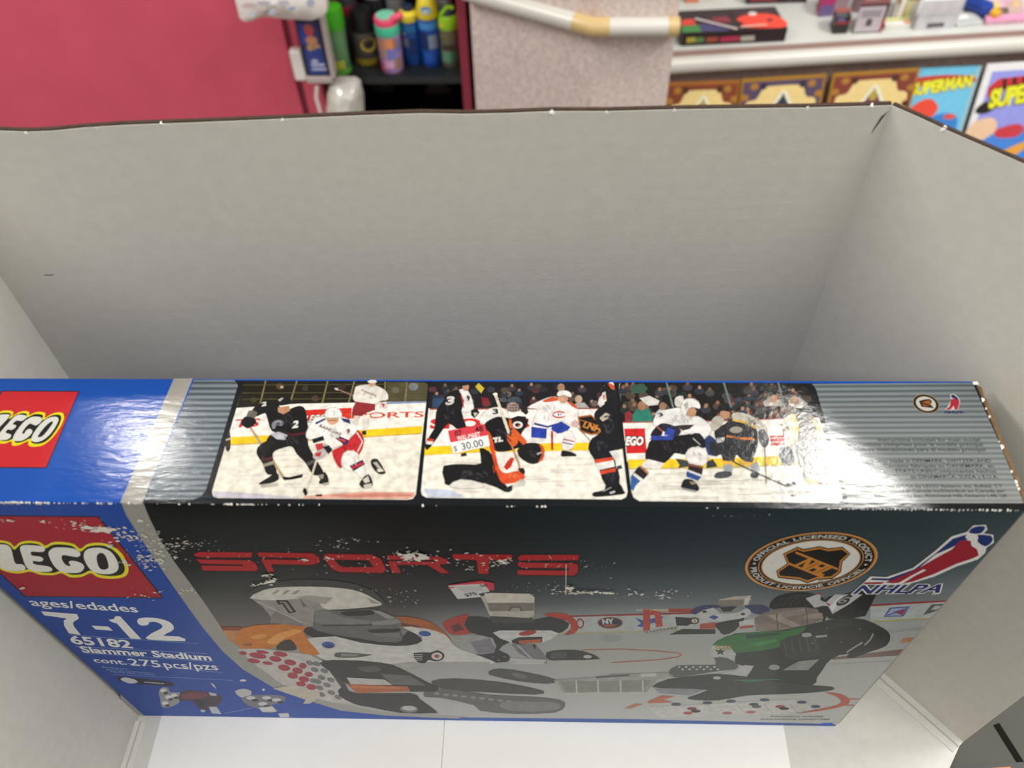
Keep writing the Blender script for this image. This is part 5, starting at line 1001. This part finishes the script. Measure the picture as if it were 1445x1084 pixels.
t, b, R_, h_ = bottle((609, 96), -4, 29, 'drinking_bottle', 'tall blue printed bottle with yellow lid around a pale blue button', [
    ('body', '#1c4a9e', .35, [(.9, 0), (.97, .03), (1, .3), (1, .70), (.92, .73)]), ('lid', '#dcc92e', .4, [(1.0, .72), (1.06, .74), (1.0, .84), (.8, .96), (.5, 1), (.1, 1)])])
emblem(t, b, R_, 0, h_*.87, 26, h_*.055, '#5fa8e0', 'button', 1.05)
for a0, a1, z0, z1, c in ((-55, 55, .58, .69, '#3f86c9'), (0, 50, .3, .5, '#7f8ea0'), (-50, -5, .28, .55, '#122a5c'), (-30, 30, .08, .25, '#1c56b4')): wrap_patch(t, b, R_, a0, a1, h_*z0, h_*z1, c)
t, b, R_, h_ = bottle((637, 96), 10, 29, 'drinking_bottle', 'camouflage patterned bottle with lime green and navy lid', [
    ('body', '#5b5a48', .5, [(.92, 0), (.98, .03), (1, .3), (1, .66), (.96, .68)]), ('lid', '#8fc41e', .4, [(1.02, .66), (1.06, .69), (1.02, .82), (.8, .88), (.1, .9)]), ('cap', '#1f2c46', .4, [(.75, .87), (.7, .93), (.4, .98), (.1, .98)])])
MB().tube([b+Vector((-R_*.6, -R_*.6, h_*.9)), b+Vector((0, -R_*.5, h_*1.02)), b+Vector((R_*.6, -R_*.5, h_*1.0))], R_*.2, 8).build('carry_loop', MATS['bottle_8fc41e'], PARTS[(t.name, 'lid')], smooth=True)
emblem(t, b, R_, -35, h_*.76, 14, h_*.04, '#e0c83a', 'button', 1.08)
for a0, a1, z0, z1, c in ((-60, 50, .5, .62, '#6a6240'), (-50, 0, .1, .3, '#5e8a70'), (0, 50, .12, .3, '#3f6a54'), (-40, 30, .32, .42, '#3c3428'), (10, 50, .42, .5, '#6d5a60')): wrap_patch(t, b, R_, a0, a1, h_*z0, h_*z1, c)
# back row: dark bottles and a steel cup
for px, ty, w, nm, lab, parts in (((499, 78), -22, 27, 'drinking_bottle', 'dark grey bottle with a red band behind the green shaker', [('body', '#3a3c40', .4, [(.95, 0), (1, .03), (1, .8), (.9, .84)]), ('lid', '#55585c', .4, [(.92, .82), (.92, .97), (.8, 1), (.1, 1)]), ('band', '#8e2430', .5, [(1.01, .6), (1.03, .61), (1.03, .72), (1.01, .73)])]),
        ((537, 76), -24, 30, 'drinking_bottle', 'black bottle with a light grey lid behind the pastel bottle', [('body', '#1c1d20', .4, [(.95, 0), (1, .03), (1, .78), (.9, .82)]), ('lid', '#8b9094', .35, [(.92, .8), (.95, .97), (.8, 1), (.1, 1)])]),
        ((566, 78), -22, 26, 'drinking_bottle', 'speckled grey bottle between the pastel and blue bottles', [('body', '#67686c', .4, [(.95, 0), (1, .03), (1, .8), (.9, .84)]), ('lid', '#26304a', .4, [(.92, .82), (.92, .97), (.8, 1), (.1, 1)])]),
        ((629, 80), -22, 28, 'drinking_bottle', 'pale grey steel bottle behind the camouflage bottle', [('body', '#8a8c8a', .35, [(.95, 0), (1, .03), (1, .8), (.9, .84)]), ('lid', '#4a4c50', .4, [(.92, .82), (.92, .97), (.8, 1), (.1, 1)])])):
    bottle(px, ty, w, nm, lab, parts)
# low shelf: grey folded packs
for i, (px0, px1, y, c, lab) in enumerate(((522, 560, 148, '#4a4648', 'dark grey pouch on the low black shelf'), (598, 640, 150, '#565255', 'grey folded pack on the low black shelf'))):
    P0 = at_z((px0, y), ZL); P1 = at_z((px1, y), ZL)
    tt = thing('pouch', ((P0+P1)/2), lab, 'pouch'); w = P1.x-P0.x
    prof = [(0, 0), (w, 0), (w*.96, .05), (w*.75, .085), (w*.3, .08), (w*.05, .045)]
    MB().prism([Vector((P0.x+x, P0.y, ZL+.0006+z)) for x, z in prof][::-1], (0, .09, 0)).build('pouch_body', mat('pouch%d' % i, c, .5, .2, 60, bump=.4, bscale=40), tt, bevel=.012, seg=3)
    MB().box((P0.x+w*.2, P0.y-.001, ZL+.03), (P0.x+w*.8, P0.y+.002, ZL+.036)).build('seal', mat('seal_grey', '#6a686a', .5), tt)

# ------------------------------------------------ hanging boxed figure in a clear blister with white tray
YH = YS-.06
hc = [at_y(q, YH) for q in ((414, 26), (450, 22), (467, 104), (434, 107))]
hb = thing('hanging_package', (hc[3].x, YH, hc[3].z), 'narrow dark blue printed package in a clear white edged tray hanging by the shelf', 'package')
lo = Vector((hc[3].x-.002, YH, hc[3].z)); hw = hc[2].x-hc[3].x; hh = hc[0].z-hc[3].z+.02
MB().box((lo.x, YH, lo.z), (lo.x+hw, YH+.025, lo.z+hh)).build('card_back', mat('pack_dark', '#1a1526', .4, .1, 50), hb, bevel=.002)
m_flat = mat('flat_print', None, .45, .05, 80, attr=True)
a = Art('pk', (0, YH-.0005, 0), (0, -1, 0), .75, step=1e-4, start=1e-4)
def rect(fx0, fx1, fz0, fz1, c): a.raw([Vector((lo.x+hw*x, YH-.0005, lo.z+hh*z)) for x, z in ((fx0, fz0), (fx1, fz0), (fx1, fz1), (fx0, fz1))], c)
rect(.08, .92, .03, .86, '#232a5c'); rect(.1, .4, .5, .8, '#2c3c96'); rect(.2, .85, .04, .42, '#283f80')
for cx_, cz_, rx, rz, c in ((.5, .72, .2, .09, '#9a4a4a'), (.5, .68, .09, .05, '#c2353a'), (.52, .56, .24, .07, '#b07a5a'), (.4, .45, .13, .05, '#a8845a'), (.68, .46, .15, .06, '#96785a'), (.72, .35, .14, .1, '#22387a'), (.45, .3, .16, .07, '#303a80')):
    a.raw([Vector((lo.x+hw*(cx_+rx*math.cos(k*math.pi/8)), YH-.0005, lo.z+hh*(cz_+rz*math.sin(k*math.pi/8)))) for k in range(16)], c)
rect(.3, .85, .16, .2, '#a9aac4'); rect(.35, .6, .22, .26, '#b4b4c8'); rect(.3, .9, .1, .125, '#b9bad0')
a.build('printed_front', m_flat, hb)
MB().box((lo.x-.035, YH+.002, lo.z-.018), (lo.x-.002, YH+.03, lo.z+hh*.38)).build('tray_edge', mat('tray_white', '#e0dcd8', .4, spec=.6), hb, bevel=.006, seg=3)
MB().box((lo.x+hw+.001, YH-.006, lo.z-.016), (lo.x+hw+.012, YH+.03, lo.z+hh)).build('tray_edge', mat('tray_clear', '#b3a6a4', .2, spec=.7), hb, bevel=.003)
MB().box((lo.x-.002, YH-.006, lo.z-.02), (lo.x+hw+.012, YH+.03, lo.z-.002)).build('tray_edge', MATS['tray_clear'], hb, bevel=.003)
MB().tube([(lo.x+hw*.5, YH+.01, lo.z+hh-.01), (lo.x+hw*.5, YH+.01, lo.z+hh+.02), (lo.x+hw*.5, YH+.05, lo.z+hh+.03)], .0025, 8).build('hang_hook', mat('hook_steel', '#9a9a9a', .3, metal=1), hb, smooth=True)
# ------------------------------------------------ white bag with pale blue marks, hanging over the panel
YB = YS-.12
out = [(326, -30), (331, 0), (338, 26), (344, 31), (356, 29), (368, 24), (380, 24), (400, 27), (420, 29), (440, 28), (455, 24), (461, 17), (460, 5), (456, -30)]
cen = at_y((395, -5), YB); bagv = []; bagf = []
rb = random.Random(3); n = len(out)
ringF = [at_y(q, YB) for q in out]
NI = 5
for k in range(NI):
    s = 1-k/NI
    for p in ringF:
        q = cen+(p-cen)*s; bagv.append(Vector((q.x, YB-.03*(1-s*s)+.006*math.sin(q.x*130)*math.cos(q.z*90), q.z)))
for p in ringF: bagv.append(Vector((p.x, YB+.03, p.z)))
ib = len(bagv); bagv.append(cen+Vector((0, -.032, 0)))
for k in range(NI-1):
    for i in range(n): j = (i+1) % n; bagf.append((k*n+i, k*n+j, (k+1)*n+j, (k+1)*n+i))
for i in range(n):
    j = (i+1) % n; bagf.append(((NI-1)*n+i, (NI-1)*n+j, ib)); bagf.append((i, NI*n+i, NI*n+j, j))
bagf.append(tuple(NI*n+i for i in range(n)))
wb = thing('plastic_bag', (cen.x, YB, cen.z), 'crumpled white plastic bag with faint blue marks hanging over the maroon panel', 'bag')
MB().add(bagv, bagf).build('bag_body', mat('bag_white', '#ece6e2', .5, .05, 40, bump=.3, bscale=60), wb, smooth=True)
for i, (x, y, w, h, c) in enumerate(((352, 8, 12, 4, '#c9b4b8'), (372, 4, 10, 3, '#b7b4c4'), (384, 18, 6, 3, '#b4bcd4'), (412, 12, 5, 2, '#7a9ad0'), (438, 4, 6, 6, '#aab0c4'), (400, 4, 9, 4, '#c0bcc8'), (356, 19, 5, 3, '#c4c9da'))):
    P = [at_y((x+w*math.cos(k*math.pi/5), y+h*math.sin(k*math.pi/5)), YB-.036) for k in range(10)]; link('printed_mark', P, tess(P), mat('mark_'+c[1:], c, .6), wb)
# ------------------------------------------------ clear bag hanging below
YC = YS-.05; cb = [(466, 119), (478, 116), (500, 117), (507, 122), (511, 140), (513, 175), (458, 175), (459, 150), (462, 132)]
cen = at_y((485, 150), YC); rc = [at_y(q, YC) for q in cb]; n = len(rc); v = []; f = []
for k in range(4):
    s = 1-k/4
    for p in rc: q = cen+(p-cen)*s; v.append(Vector((q.x, YC-.05*(1-s*s)+.01*math.sin(q.x*170+k), q.z)))
for p in rc: v.append(p+Vector((0, .03, 0)))
v.append(cen+Vector((0, -.052, 0)))
for k in range(3):
    for i in range(n): j = (i+1) % n; f.append((k*n+i, k*n+j, (k+1)*n+j, (k+1)*n+i))
for i in range(n): j = (i+1) % n; f.append((3*n+i, 3*n+j, 5*n)); f.append((i, 4*n+i, 4*n+j, j))
f.append(tuple(4*n+i for i in range(n)))
o = MB().add(v, f).build('clear_bag', mat('clear_film', '#c2c0b8', .18, .25, 25, bump=.9, bscale=30, spec=.9), smooth=True)
tag(o, 'crinkled clear plastic bag hanging below the green shaker bottle', 'bag')
ln = [at_y(q, YC-.01) for q in ((447, 122), (446, 138), (450, 152), (456, 172))]
o = MB().tube(ln, .005, 8).build('plastic_loop', mat('cord_white', '#d4d0cc', .3), smooth=True); tag(o, 'white plastic loop hanging beside the clear bag', 'loop')

# ================================================================== carpeted column with bumper rail
ZRl = -.44
p_corner = at_y((838, 70), 1.70); zr = at_y((838, 32), 1.70).z
cL = at_z((661.5, -17), zr); cL = Vector((cL.x, cL.y, 0)); cM = Vector((p_corner.x, 1.70, 0)); cR = Vector((at_y((946, 100), 1.70).x, 1.70, 0))
m_carpet = mat('wall_carpet', '#d6c7c1', .95, .18, 90, bump=.6, bscale=350, spec=.1)
co = thing('carpeted_column', (cM.x, 1.8, FLOOR_Z), 'pinkish grey carpeted counter corner with a white bumper rail', 'counter')
MB().prism([Vector((q.x, q.y, FLOOR_Z)) for q in (cL, cM, cR, cR+Vector((0, .5, 0)), cL+Vector((0, .4, 0)))], (0, 0, .95+.2)).build('column_body', m_carpet, co)
m_rail = mat('rail_white', '#cfcdc5', .3, spec=.6); m_brass = mat('rail_joint', '#cdb27c', .35, spec=.6)
n1 = (Vector((0, 0, 1)).cross(cM-cL)).normalized(); n1 = n1 if n1.y < 0 else -n1
rr = .021
pA = cL+n1*.018+Vector((0, 0, zr)); pB = cM+Vector((-.004, -.02, zr)); pC = cR+Vector((0, -.02, zr))
MB().tube([pA, pA+(pB-pA)*.86], rr, 16).build('bumper_rail', m_rail, co, smooth=True)
MB().tube([pA+(pB-pA)*.86, pB, pB+(pC-pB)*.18], rr*1.04, 16).build('rail_joint', m_brass, co, smooth=True)
MB().tube([pB+(pC-pB)*.18, pB+(pC-pB)*.88], rr, 16).build('bumper_rail', m_rail, co, smooth=True)
MB().tube([pB+(pC-pB)*.88, pC+Vector((.002, 0, 0))], rr*1.04, 16).build('rail_joint', m_brass, co, smooth=True)

# ================================================================== display counter with rail, tray and cards
YD = 1.78
d0 = at_y((952, 94), YD-.02); zrail = d0.z+.002
dir_ = Vector((math.cos(math.radians(5.5)), math.sin(math.radians(5.5)), 0)); nd = Vector((dir_.y, -dir_.x, 0))   # nd faces the camera
D0 = Vector((cR.x+.002, YD, 0)); LEN = 1.5
def dpt(s, back, z): return D0+dir_*s-nd*back+Vector((0, 0, z))
dc = thing('display_counter', (D0.x+.7, YD+.3, FLOOR_Z), 'carpeted display counter with white shelf and long white bumper rail', 'counter')
zt = zrail+.028                      # height of the white shelf
def slab(s0, s1, b0, b1, z0, z1): return MB().prism([dpt(s0, b0, z0), dpt(s1, b0, z0), dpt(s1, b1, z0), dpt(s0, b1, z0)], (0, 0, z1-z0))
slab(0, LEN, 0, .6, FLOOR_Z, zt-.012).build('counter_body', mat('carpet_dark', '#a08a82', .95, .15, 90, bump=.5, bscale=350, spec=.1), dc)
slab(0, LEN, .0, .6, zt-.012, zt).build('white_shelf', mat('shelf_white', '#cdcfca', .35, .02, 20), dc)
slab(0, LEN, -.004, .003, zt-.016, zt-.001).build('edge_trim', mat('edge_trim', '#a58880', .5), dc)
MB().tube([dpt(0, -.012, zrail-.004), dpt(LEN, -.012, zrail-.004)], .020, 18).build('bumper_rail', m_rail, dc, smooth=True)
m_glass = mat('pane_glass', '#cfdde4', .05, trans=.9, alpha=.7, spec=.6)
MB().prism([dpt(.008, .01, zt), dpt(.014, .01, zt), dpt(.014, .5, zt), dpt(.008, .5, zt)], (0, 0, .3)).build('glass_end_pane', m_glass, dc)
slab(0, LEN, .58, .6, zt, .1).build('back_board', mat('back_board', '#c9c6c2', .6), dc)
LZ = zrail-.42
slab(0.004, LEN, -.13, 0, LZ-.02, LZ).build('card_ledge', MATS['carpet_dark'], dc)

# items on the white shelf (positions from their foot on the shelf)
def on(px): return at_z(px, zt)
def sbox(name, label, cat, corners, h, m):     # box by three foot pixels: front left, front right, back right
    A_, B_, C_ = (on(q) for q in corners); D_ = A_+(C_-B_); t = thing(name, (A_+B_+C_+D_)/4, label, cat)
    e = Vector((0, 0, .0005)); MB().prism([A_+e, B_+e, C_+e, D_+e], (0, 0, h)).build('body', m, t, bevel=.001); return t, A_+e, B_+e, C_+e, D_+e
hgb = .035
bt = at_z((962, 46), zt+hgb); 
gA, gB, gC = at_z((964, 47), zt+hgb), at_z((1112, 40), zt+hgb), at_z((1094, 9), zt+hgb)
drop = Vector((0, 0, -hgb+.0005)); gt = thing('board_game_box', (gA+gB)/2+drop, 'flat game box in red, green and purple patches on the white shelf', 'box')
gD = gA+(gC-gB); MB().prism([q+drop for q in (gA, gB, gC, gD)], (0, 0, hgb)).build('body', mat('game_dark', '#2c1e22', .35), gt, bevel=.0015)
a = Art('game', gA, (0, 0, 1), .8, step=1.5e-4)
Z3 = Zoom(940, 0, 200/1314)
a.z = Z3
for pts, c in (([(150, 180), (230, 110), (360, 105), (390, 155), (250, 172)], '#c4483a'), ([(360, 100), (520, 92), (560, 150), (400, 160)], '#d8922e'), ([(165, 130), (215, 115), (200, 165), (160, 170)], '#3f7a80'), ([(150, 185), (250, 175), (280, 232), (140, 240)], '#c93c30'), ([(140, 245), (300, 235), (330, 298), (150, 305)], '#3f7a40'), ([(300, 230), (420, 215), (600, 290), (330, 300)], '#3f3a62'), ([(410, 165), (570, 155), (610, 215), (450, 205)], '#7d2a36'), ([(560, 100), (980, 80), (1040, 130), (640, 160)], '#3a2428')): a.poly(pts, c)
a.poly([(650, 180), (780, 135), (1000, 140), (1120, 215), (1060, 262), (700, 258), (720, 225)], '#d9402e', 3); a.poly(ell(960, 190, 30, 14), '#6a2020'); a.poly(ell(800, 132, 40, 18), '#c9c0bc')
for k in range(14): a.poly(ell(280+k*28, 180+k*7.5, 16, 9, 8), '#c9bcb8')
for k in range(9): a.poly(ell(700+k*27, 262-k*2, 13, 8, 8), '#d0b8a8')
a.build('printed_lid', m_flat, gt)
a = Art('game_s', (gA+gB)/2+Vector((0, -.0012, 0)), Vector((gB-gA).cross(Vector((0, 0, 1)))), .6, step=1e-4, start=1e-4); a.z = Z3
for x0, x1, c in ((190, 270, '#8f8430'), (270, 350, '#4a6a3a'), (370, 480, '#7d3a2c'), (500, 680, '#8e2440'), (690, 820, '#8d8880')): a.poly([(x0, 350-(x0-190)*.03), (x1, 346-(x1-190)*.03), (x1, 392-(x1-190)*.03), (x0, 398-(x0-190)*.03)], c)
a.build('printed_side', m_flat, gt)
Z4 = Zoom(1120, 0, 180/1301)
def pack(label, corners, h, col, patches, side=None, cat='package', name='wrapped_package', soft=.004):
    """corners: zoom pixels of the foot front-left, front-right and back-right"""
    q = Z4(corners); t, A_, B_, C_, D_ = sbox(name, label, cat, q, h, mat('pack_'+col[1:], col, .45, .12, 40))
    a = Art('p', A_+Vector((0, 0, h)), (0, 0, 1), .8, step=1.5e-4); up = Vector((0, 0, h))
    for fx0, fx1, fy0, fy1, c in patches: a.raw([A_+up+(B_-A_)*x+(D_-A_)*y for x, y in ((fx0, fy0), (fx1, fy0), (fx1, fy1), (fx0, fy1))], c)
    if patches: a.build('printed_top', m_flat, t)
    if side:
        nn = (B_-A_).cross(Vector((0, 0, 1))); b_ = Art('q', A_, nn, .8, step=1.5e-4, start=8e-4)
        for fx0, fx1, fz0, fz1, c in side: b_.raw([A_+(B_-A_)*x+up*z for x, z in ((fx0, fz0), (fx1, fz0), (fx1, fz1), (fx0, fz1))], c)
        b_.build('printed_side', m_flat, t)
    return t
pack('small black and red box beside the grey carded pack', ((390, 350), (540, 345), (520, 255)), .045, '#2c2628', [(.0, 1, .5, 1, '#8e4a44'), (0, .7, 0, .4, '#4a4c54')], [(0, 1, .55, .75, '#7d3038'), (.1, .6, .75, .95, '#5f5c80')])
pack('grey and red carded pack with a white label standing by the rail', ((600, 345), (890, 330), (910, 245)), .075, '#4a3036', [(0, 1, 0, .5, '#6f3c3c'), (.1, .6, .5, 1, '#8a7a80')], [(.0, .9, .05, .92, '#b4aab0'), (.1, .8, .55, .8, '#8f868e'), (.35, .55, .25, .5, '#4a464c'), (.92, 1, .0, .5, '#a83a3c')])
pack('bright pink wrapped package behind the red carded pack', ((250, 175), (520, 150), (500, 40)), .05, '#c2417a', [(.1, .5, .1, .6, '#d8508c'), (.5, .9, .2, .8, '#a06a80'), (.2, .6, .6, 1, '#e07aa8')], [(0, .5, 0, .6, '#6a5a88'), (.5, 1, .1, .9, '#9a8088')])
pack('mauve wrapped package behind the white labelled card', ((600, 130), (860, 110), (860, 10)), .05, '#94707c', [(.1, .6, .2, .8, '#b08a90'), (.6, 1, .3, 1, '#c65a86')], [(.6, 1, 0, .7, '#b45a70'), (0, .4, 0, .8, '#7a6068')])
pack('folded white and yellow printed pack lying by the rail', ((920, 310), (1180, 290), (1160, 215)), .012, '#e4e2d8', [(0, 1, .5, 1, '#c4c484'), (.75, 1, 0, .5, '#e09a84'), (0, .7, 0, .4, '#efeee6')], None)
pack('tall white box with brown and green floral print beside the plain white box', ((985, 215), (1220, 215), (1240, 100)), .09, '#cfcac2', [(.0, .6, 0, 1, '#a8823c'), (.6, 1, .2, 1, '#8f7a40')], [(.05, .2, .5, 1, '#96703a'), (.45, .75, .1, .6, '#b9b98a'), (.5, .95, .6, 1, '#a87c34'), (.35, .45, .15, .5, '#b8583a'), (.2, .4, .1, .9, '#dcd8d2')], cat='box', name='carton_box')
Z4 = Zoom(1270, 0, 175/790)
tB = pack('plain white box with small dark print on its face', ((85, 195), (340, 180), (375, 120)), .075, '#cfccd0', [(0, 1, 0, 1, '#d2d0d4'), (.72, .84, .3, .95, '#6f6c34'), (.55, .62, .2, .9, '#b0aeb4')], [(.3, .72, .08, .22, '#55545a'), (0, 1, .5, .52, '#b4b2b6')], cat='box', name='carton_box')
pack('flat clear bag with pink card and small figures by the rail end', ((540, 165), (790, 150), (760, 20)), .012, '#d6a4b8', [(0, 1, 0, .2, '#e08ab0'), (.1, .5, .4, .95, '#c9a0b0'), (.3, .6, .3, .6, '#5c4a40'), (.2, .4, .6, .9, '#d8bc70'), (.6, .9, .3, .8, '#b49a90'), (.75, .95, .6, .9, '#c8a878')], None)
q = on(Z4([(450, 75)])[0]); tb = thing('toy_bottle', q, 'small blue bottle with yellow cap lying beside the pink bag', 'bottle')
dv = Vector((.045, -.05, 0)); MB().tube([q+Vector((-.02, .03, .02)), q+Vector((-.01, .02, .02)), q+dv*.6+Vector((0, 0, .02)), q+dv*.75+Vector((0, 0, .02))], [.012, .02, .02, .009], 14).build('body', mat('toy_blue', '#1f3f9a', .35), tb, smooth=True)
MB().tube([q+dv*.75+Vector((0, 0, .02)), q+dv*1.05+Vector((0, 0, .018))], .012, 12).build('cap', mat('toy_yellow', '#d8a820', .4), tb, smooth=True)
pack('flat clear sleeve lying between the white box and the pink bag', ((360, 178), (520, 160), (480, 90)), .006, '#c6c9c6', [(0, 1, .3, .4, '#a9b0aa'), (.2, .6, .5, .9, '#dcdedb')], None)
Z4 = Zoom(940, 0, 200/1314)
pack('dark red and black box at the back of the white shelf', ((740, 40), (1300, 25), (1290, -60)), .04, '#33252a', [(0, .6, 0, 1, '#6f2a2e')], [(.05, .5, .2, .9, '#8e3436'), (.65, .75, .3, .7, '#a8a0a0'), (.8, .9, .3, .7, '#a8a0a0')], cat='box', name='carton_box')
pack('thin orange edged box at the back near the glass pane', ((180, 28), (420, 20), (410, -40)), .02, '#c0683a', [(0, 1, 0, .5, '#b9b0a8')], [(0, .5, 0, 1, '#c97a58'), (.5, 1, 0, 1, '#c9c4bc')], cat='box', name='carton_box')

# ------------------------------------------------ picture cards and comic covers leaning on the counter front
def card(label, tl, tr, hgt, lean, fwd, body_col, name='picture_card', cat='card', width=None, thick=.006):
    la = math.radians(lean); n = (nd*math.cos(la)+Vector((0, 0, math.sin(la)))).normalized(); v = n.cross(dir_).normalized()
    if v.z < 0: v = -v
    p0 = D0+nd*fwd+Vector((0, 0, zrail-.08))
    TLp, TRp = hit(tl, p0, n), hit(tr, p0, n)
    if width: TRp = TLp+(TRp-TLp).normalized()*width
    u_ = (TRp-TLp); hgt = (min(TLp.z, TRp.z)-LZ-.001)/v.z; BLp = TLp-v*hgt; t = thing(name, (BLp+BLp+u_)/2, label, cat)
    MB().prism([BLp, BLp+u_, TRp, TLp], -n*thick).build('board', mat('cardbody_'+body_col[1:], body_col, .4, .05, 20), t, bevel=.001)
    t['group'] = 'picture cards leaning on the counter front' if cat == 'card' else 'comic covers leaning on the counter front'
    ar = Art('card', BLp, n, .62, step=1.2e-4, start=4e-4)
    return t, ar, TLp, u_, v, n
def local(ar, TLp, u_, v, hgt):
    return lambda pts: [TLp+u_*x-v*(y*hgt) for x, y in pts]
HG = .30
for lab, tl, tr, bc, dk, fg, hat in (('tan picture card with maroon scrolled corners and a dark red peaked figure', (940.5, 117), (1045, 113), '#a5672c', '#6a3420', '#5a2238', '#8f8238'),
        ('tan picture card with purple scrolled corners and a dark hatted shape', (1047, 112), (1167, 104.5), '#a87a2c', '#463a50', '#3a2838', '#2c323a'),
        ('tan picture card with maroon corners and a wide dark red and gold figure', (1176, 104), (1299, 96), '#a87a2c', '#6a3028', '#5c1f3c', '#948238')):
    t, ar, TLp, u_, v, n = card(lab, tl, tr, HG, 12, .028, bc)
    Lc = local(ar, TLp, u_, v, HG); 
    ar.raw(Lc([(.03, .03), (.97, .03), (.97, .97), (.03, .97)]), dk); ar.raw(Lc(smooth_loop([(.08, .3), (.1, .2), (.2, .18), (.26, .1), (.3, .075), (.7, .075), (.75, .1), (.8, .18), (.9, .2), (.93, .3), (.93, .9), (.08, .9)], 4)), '#d3ac74')
    for (x, y) in ((.16, .07), (.84, .07), (.06, .16), (.94, .16)): ar.raw(Lc(ell(x, y, .05, .03, 12)), '#8c6228')
    for (x, y) in ((.27, .07), (.73, .07), (.08, .3), (.92, .3)): ar.raw(Lc(ell(x, y, .04, .03, 10)), '#3c241c' if dk != '#463a50' else '#2a2436')
    q = lambda pts: Lc([(x, y-.085) for x, y in pts])
    ar.raw(q(smooth_loop([(.3, .5), (.4, .33), (.48, .22), (.52, .2), (.56, .22), (.64, .33), (.74, .5)], 4)), '#e6d6ae')
    ar.raw(q([(.2, .6), (.3, .47), (.42, .38), (.46, .3), (.52, .23), (.58, .3), (.63, .38), (.74, .47), (.85, .6), (.8, .9), (.25, .9)]), fg); ar.raw(q([(.47, .3), (.52, .22), (.57, .3), (.55, .34), (.49, .34)]), hat)
    ar.raw(q(ell(.5, .44, .05, .03, 10)), '#b0a8a4'); ar.raw(q(ell(.3, .43, .08, .03, 10)), hat); ar.raw(q(ell(.75, .43, .08, .03, 10)), hat)
    ar.build('printed_face', m_flat, t)
# comic covers: title lettering over plain patches of the covers' colours
t, ar, TLp, u_, v, n = card('light blue comic cover with yellow title lettering, half behind the tan card', (1283, 97), (1386, 92.5), .30, 12, .018, '#5f93a8', 'comic_book', 'comic')
Lc = local(ar, TLp, u_, v, .30)
ar.raw(Lc([(.0, .0), (1, .0), (1, 1), (0, 1)]), '#5fa3c4'); ar.raw(Lc([(.955, 0), (1, 0), (1, 1), (.955, 1)]), '#8aa4aa')
ar.raw(Lc(smooth_loop([(.05, .1), (.2, .075), (.5, .065), (.8, .075), (.95, .1), (.95, .14), (.6, .13), (.2, .16), (.08, .2)], 3)), '#a3352a')
LT = Lc([(.1, .235), (.93, .175)]); uu = (LT[1]-LT[0]).normalized(); ar.text3('SUPERMAN', LT[0], uu, n.cross(uu), (LT[1]-LT[0]).length, .030, '#d8c22c', .06, .0, '#5a2018', .04)
ar.raw(Lc(smooth_loop([(.05, .5), (.2, .32), (.4, .27), (.55, .35), (.5, .45), (.4, .6), (.35, .75), (.15, .7)], 4)), '#c4402e'); ar.raw(Lc(smooth_loop([(.4, .5), (.55, .42), (.8, .42), (.9, .55), (.85, .95), (.4, .95), (.35, .7)], 4)), '#2f6cae'); ar.raw(Lc(ell(.62, .66, .18, .03, 14)), '#c9682e'); ar.raw(Lc(ell(.75, .44, .09, .025, 12)), '#b8482e')
ar.build('printed_face', m_flat, t)
t, ar, TLp, u_, v, n = card('violet comic cover with white border and big yellow title lettering, beside the light blue comic', (1394, 90.5), (1560, 80), .36, 12, .03, '#d8d6dc', 'comic_book', 'comic', width=.26)
Lc = local(ar, TLp, u_, v, .36)
ar.raw(Lc([(0, 0), (1, 0), (1, 1), (0, 1)]), '#d8d6de'); ar.raw(Lc([(.07, .055), (.95, .055), (.95, .95), (.07, .95)]), '#7d80c0')
ar.raw(Lc([(.08, .17), (.16, .11), (.92, .08), (.92, .16), (.2, .2), (.1, .25)]), '#a82a2c')
for k in range(7): ar.raw(Lc([(.2+k*.1, .11-k*.004), (.24+k*.1, .11-k*.004), (.27+k*.1, .19-k*.004), (.23+k*.1, .19-k*.004)]), '#3a1418')
ar.raw(Lc(smooth_loop([(.02, .33), (.08, .28), (.2, .27), (.24, .31), (.15, .36), (.05, .36)], 3)), '#1c1714')
LT = Lc([(.14, .32), (.92, .255)]); uu = (LT[1]-LT[0]).normalized(); ar.text3('SUPERMAN', LT[0], uu, n.cross(uu), (LT[1]-LT[0]).length, .046, '#e0d028', .06, .0, '#1c1714', .04)
for pts, c in (([(-.02, .52), (.05, .42), (.22, .4), (.3, .46), (.28, .55), (.15, .62), (.0, .6)], '#c9a488'), ([(.1, .68), (.3, .52), (.6, .5), (.9, .45), (.95, .95), (.3, .95), (.2, .85)], '#3a6fb8'), ([(.3, .5), (.5, .46), (.6, .5), (.55, .56), (.35, .56)], '#a8323a'), ([(.45, .68), (.6, .62), (.72, .6), (.66, .68), (.52, .74)], '#cf8a34'), ([(.04, .82), (.12, .76), (.2, .84), (.14, .9)], '#b8383c'), ([(.35, .85), (.6, .8), (.75, .74), (.7, .82), (.5, .9)], '#a84a3a')): ar.raw(Lc(smooth_loop(pts, 4)), c)
ar.build('printed_face', m_flat, t)
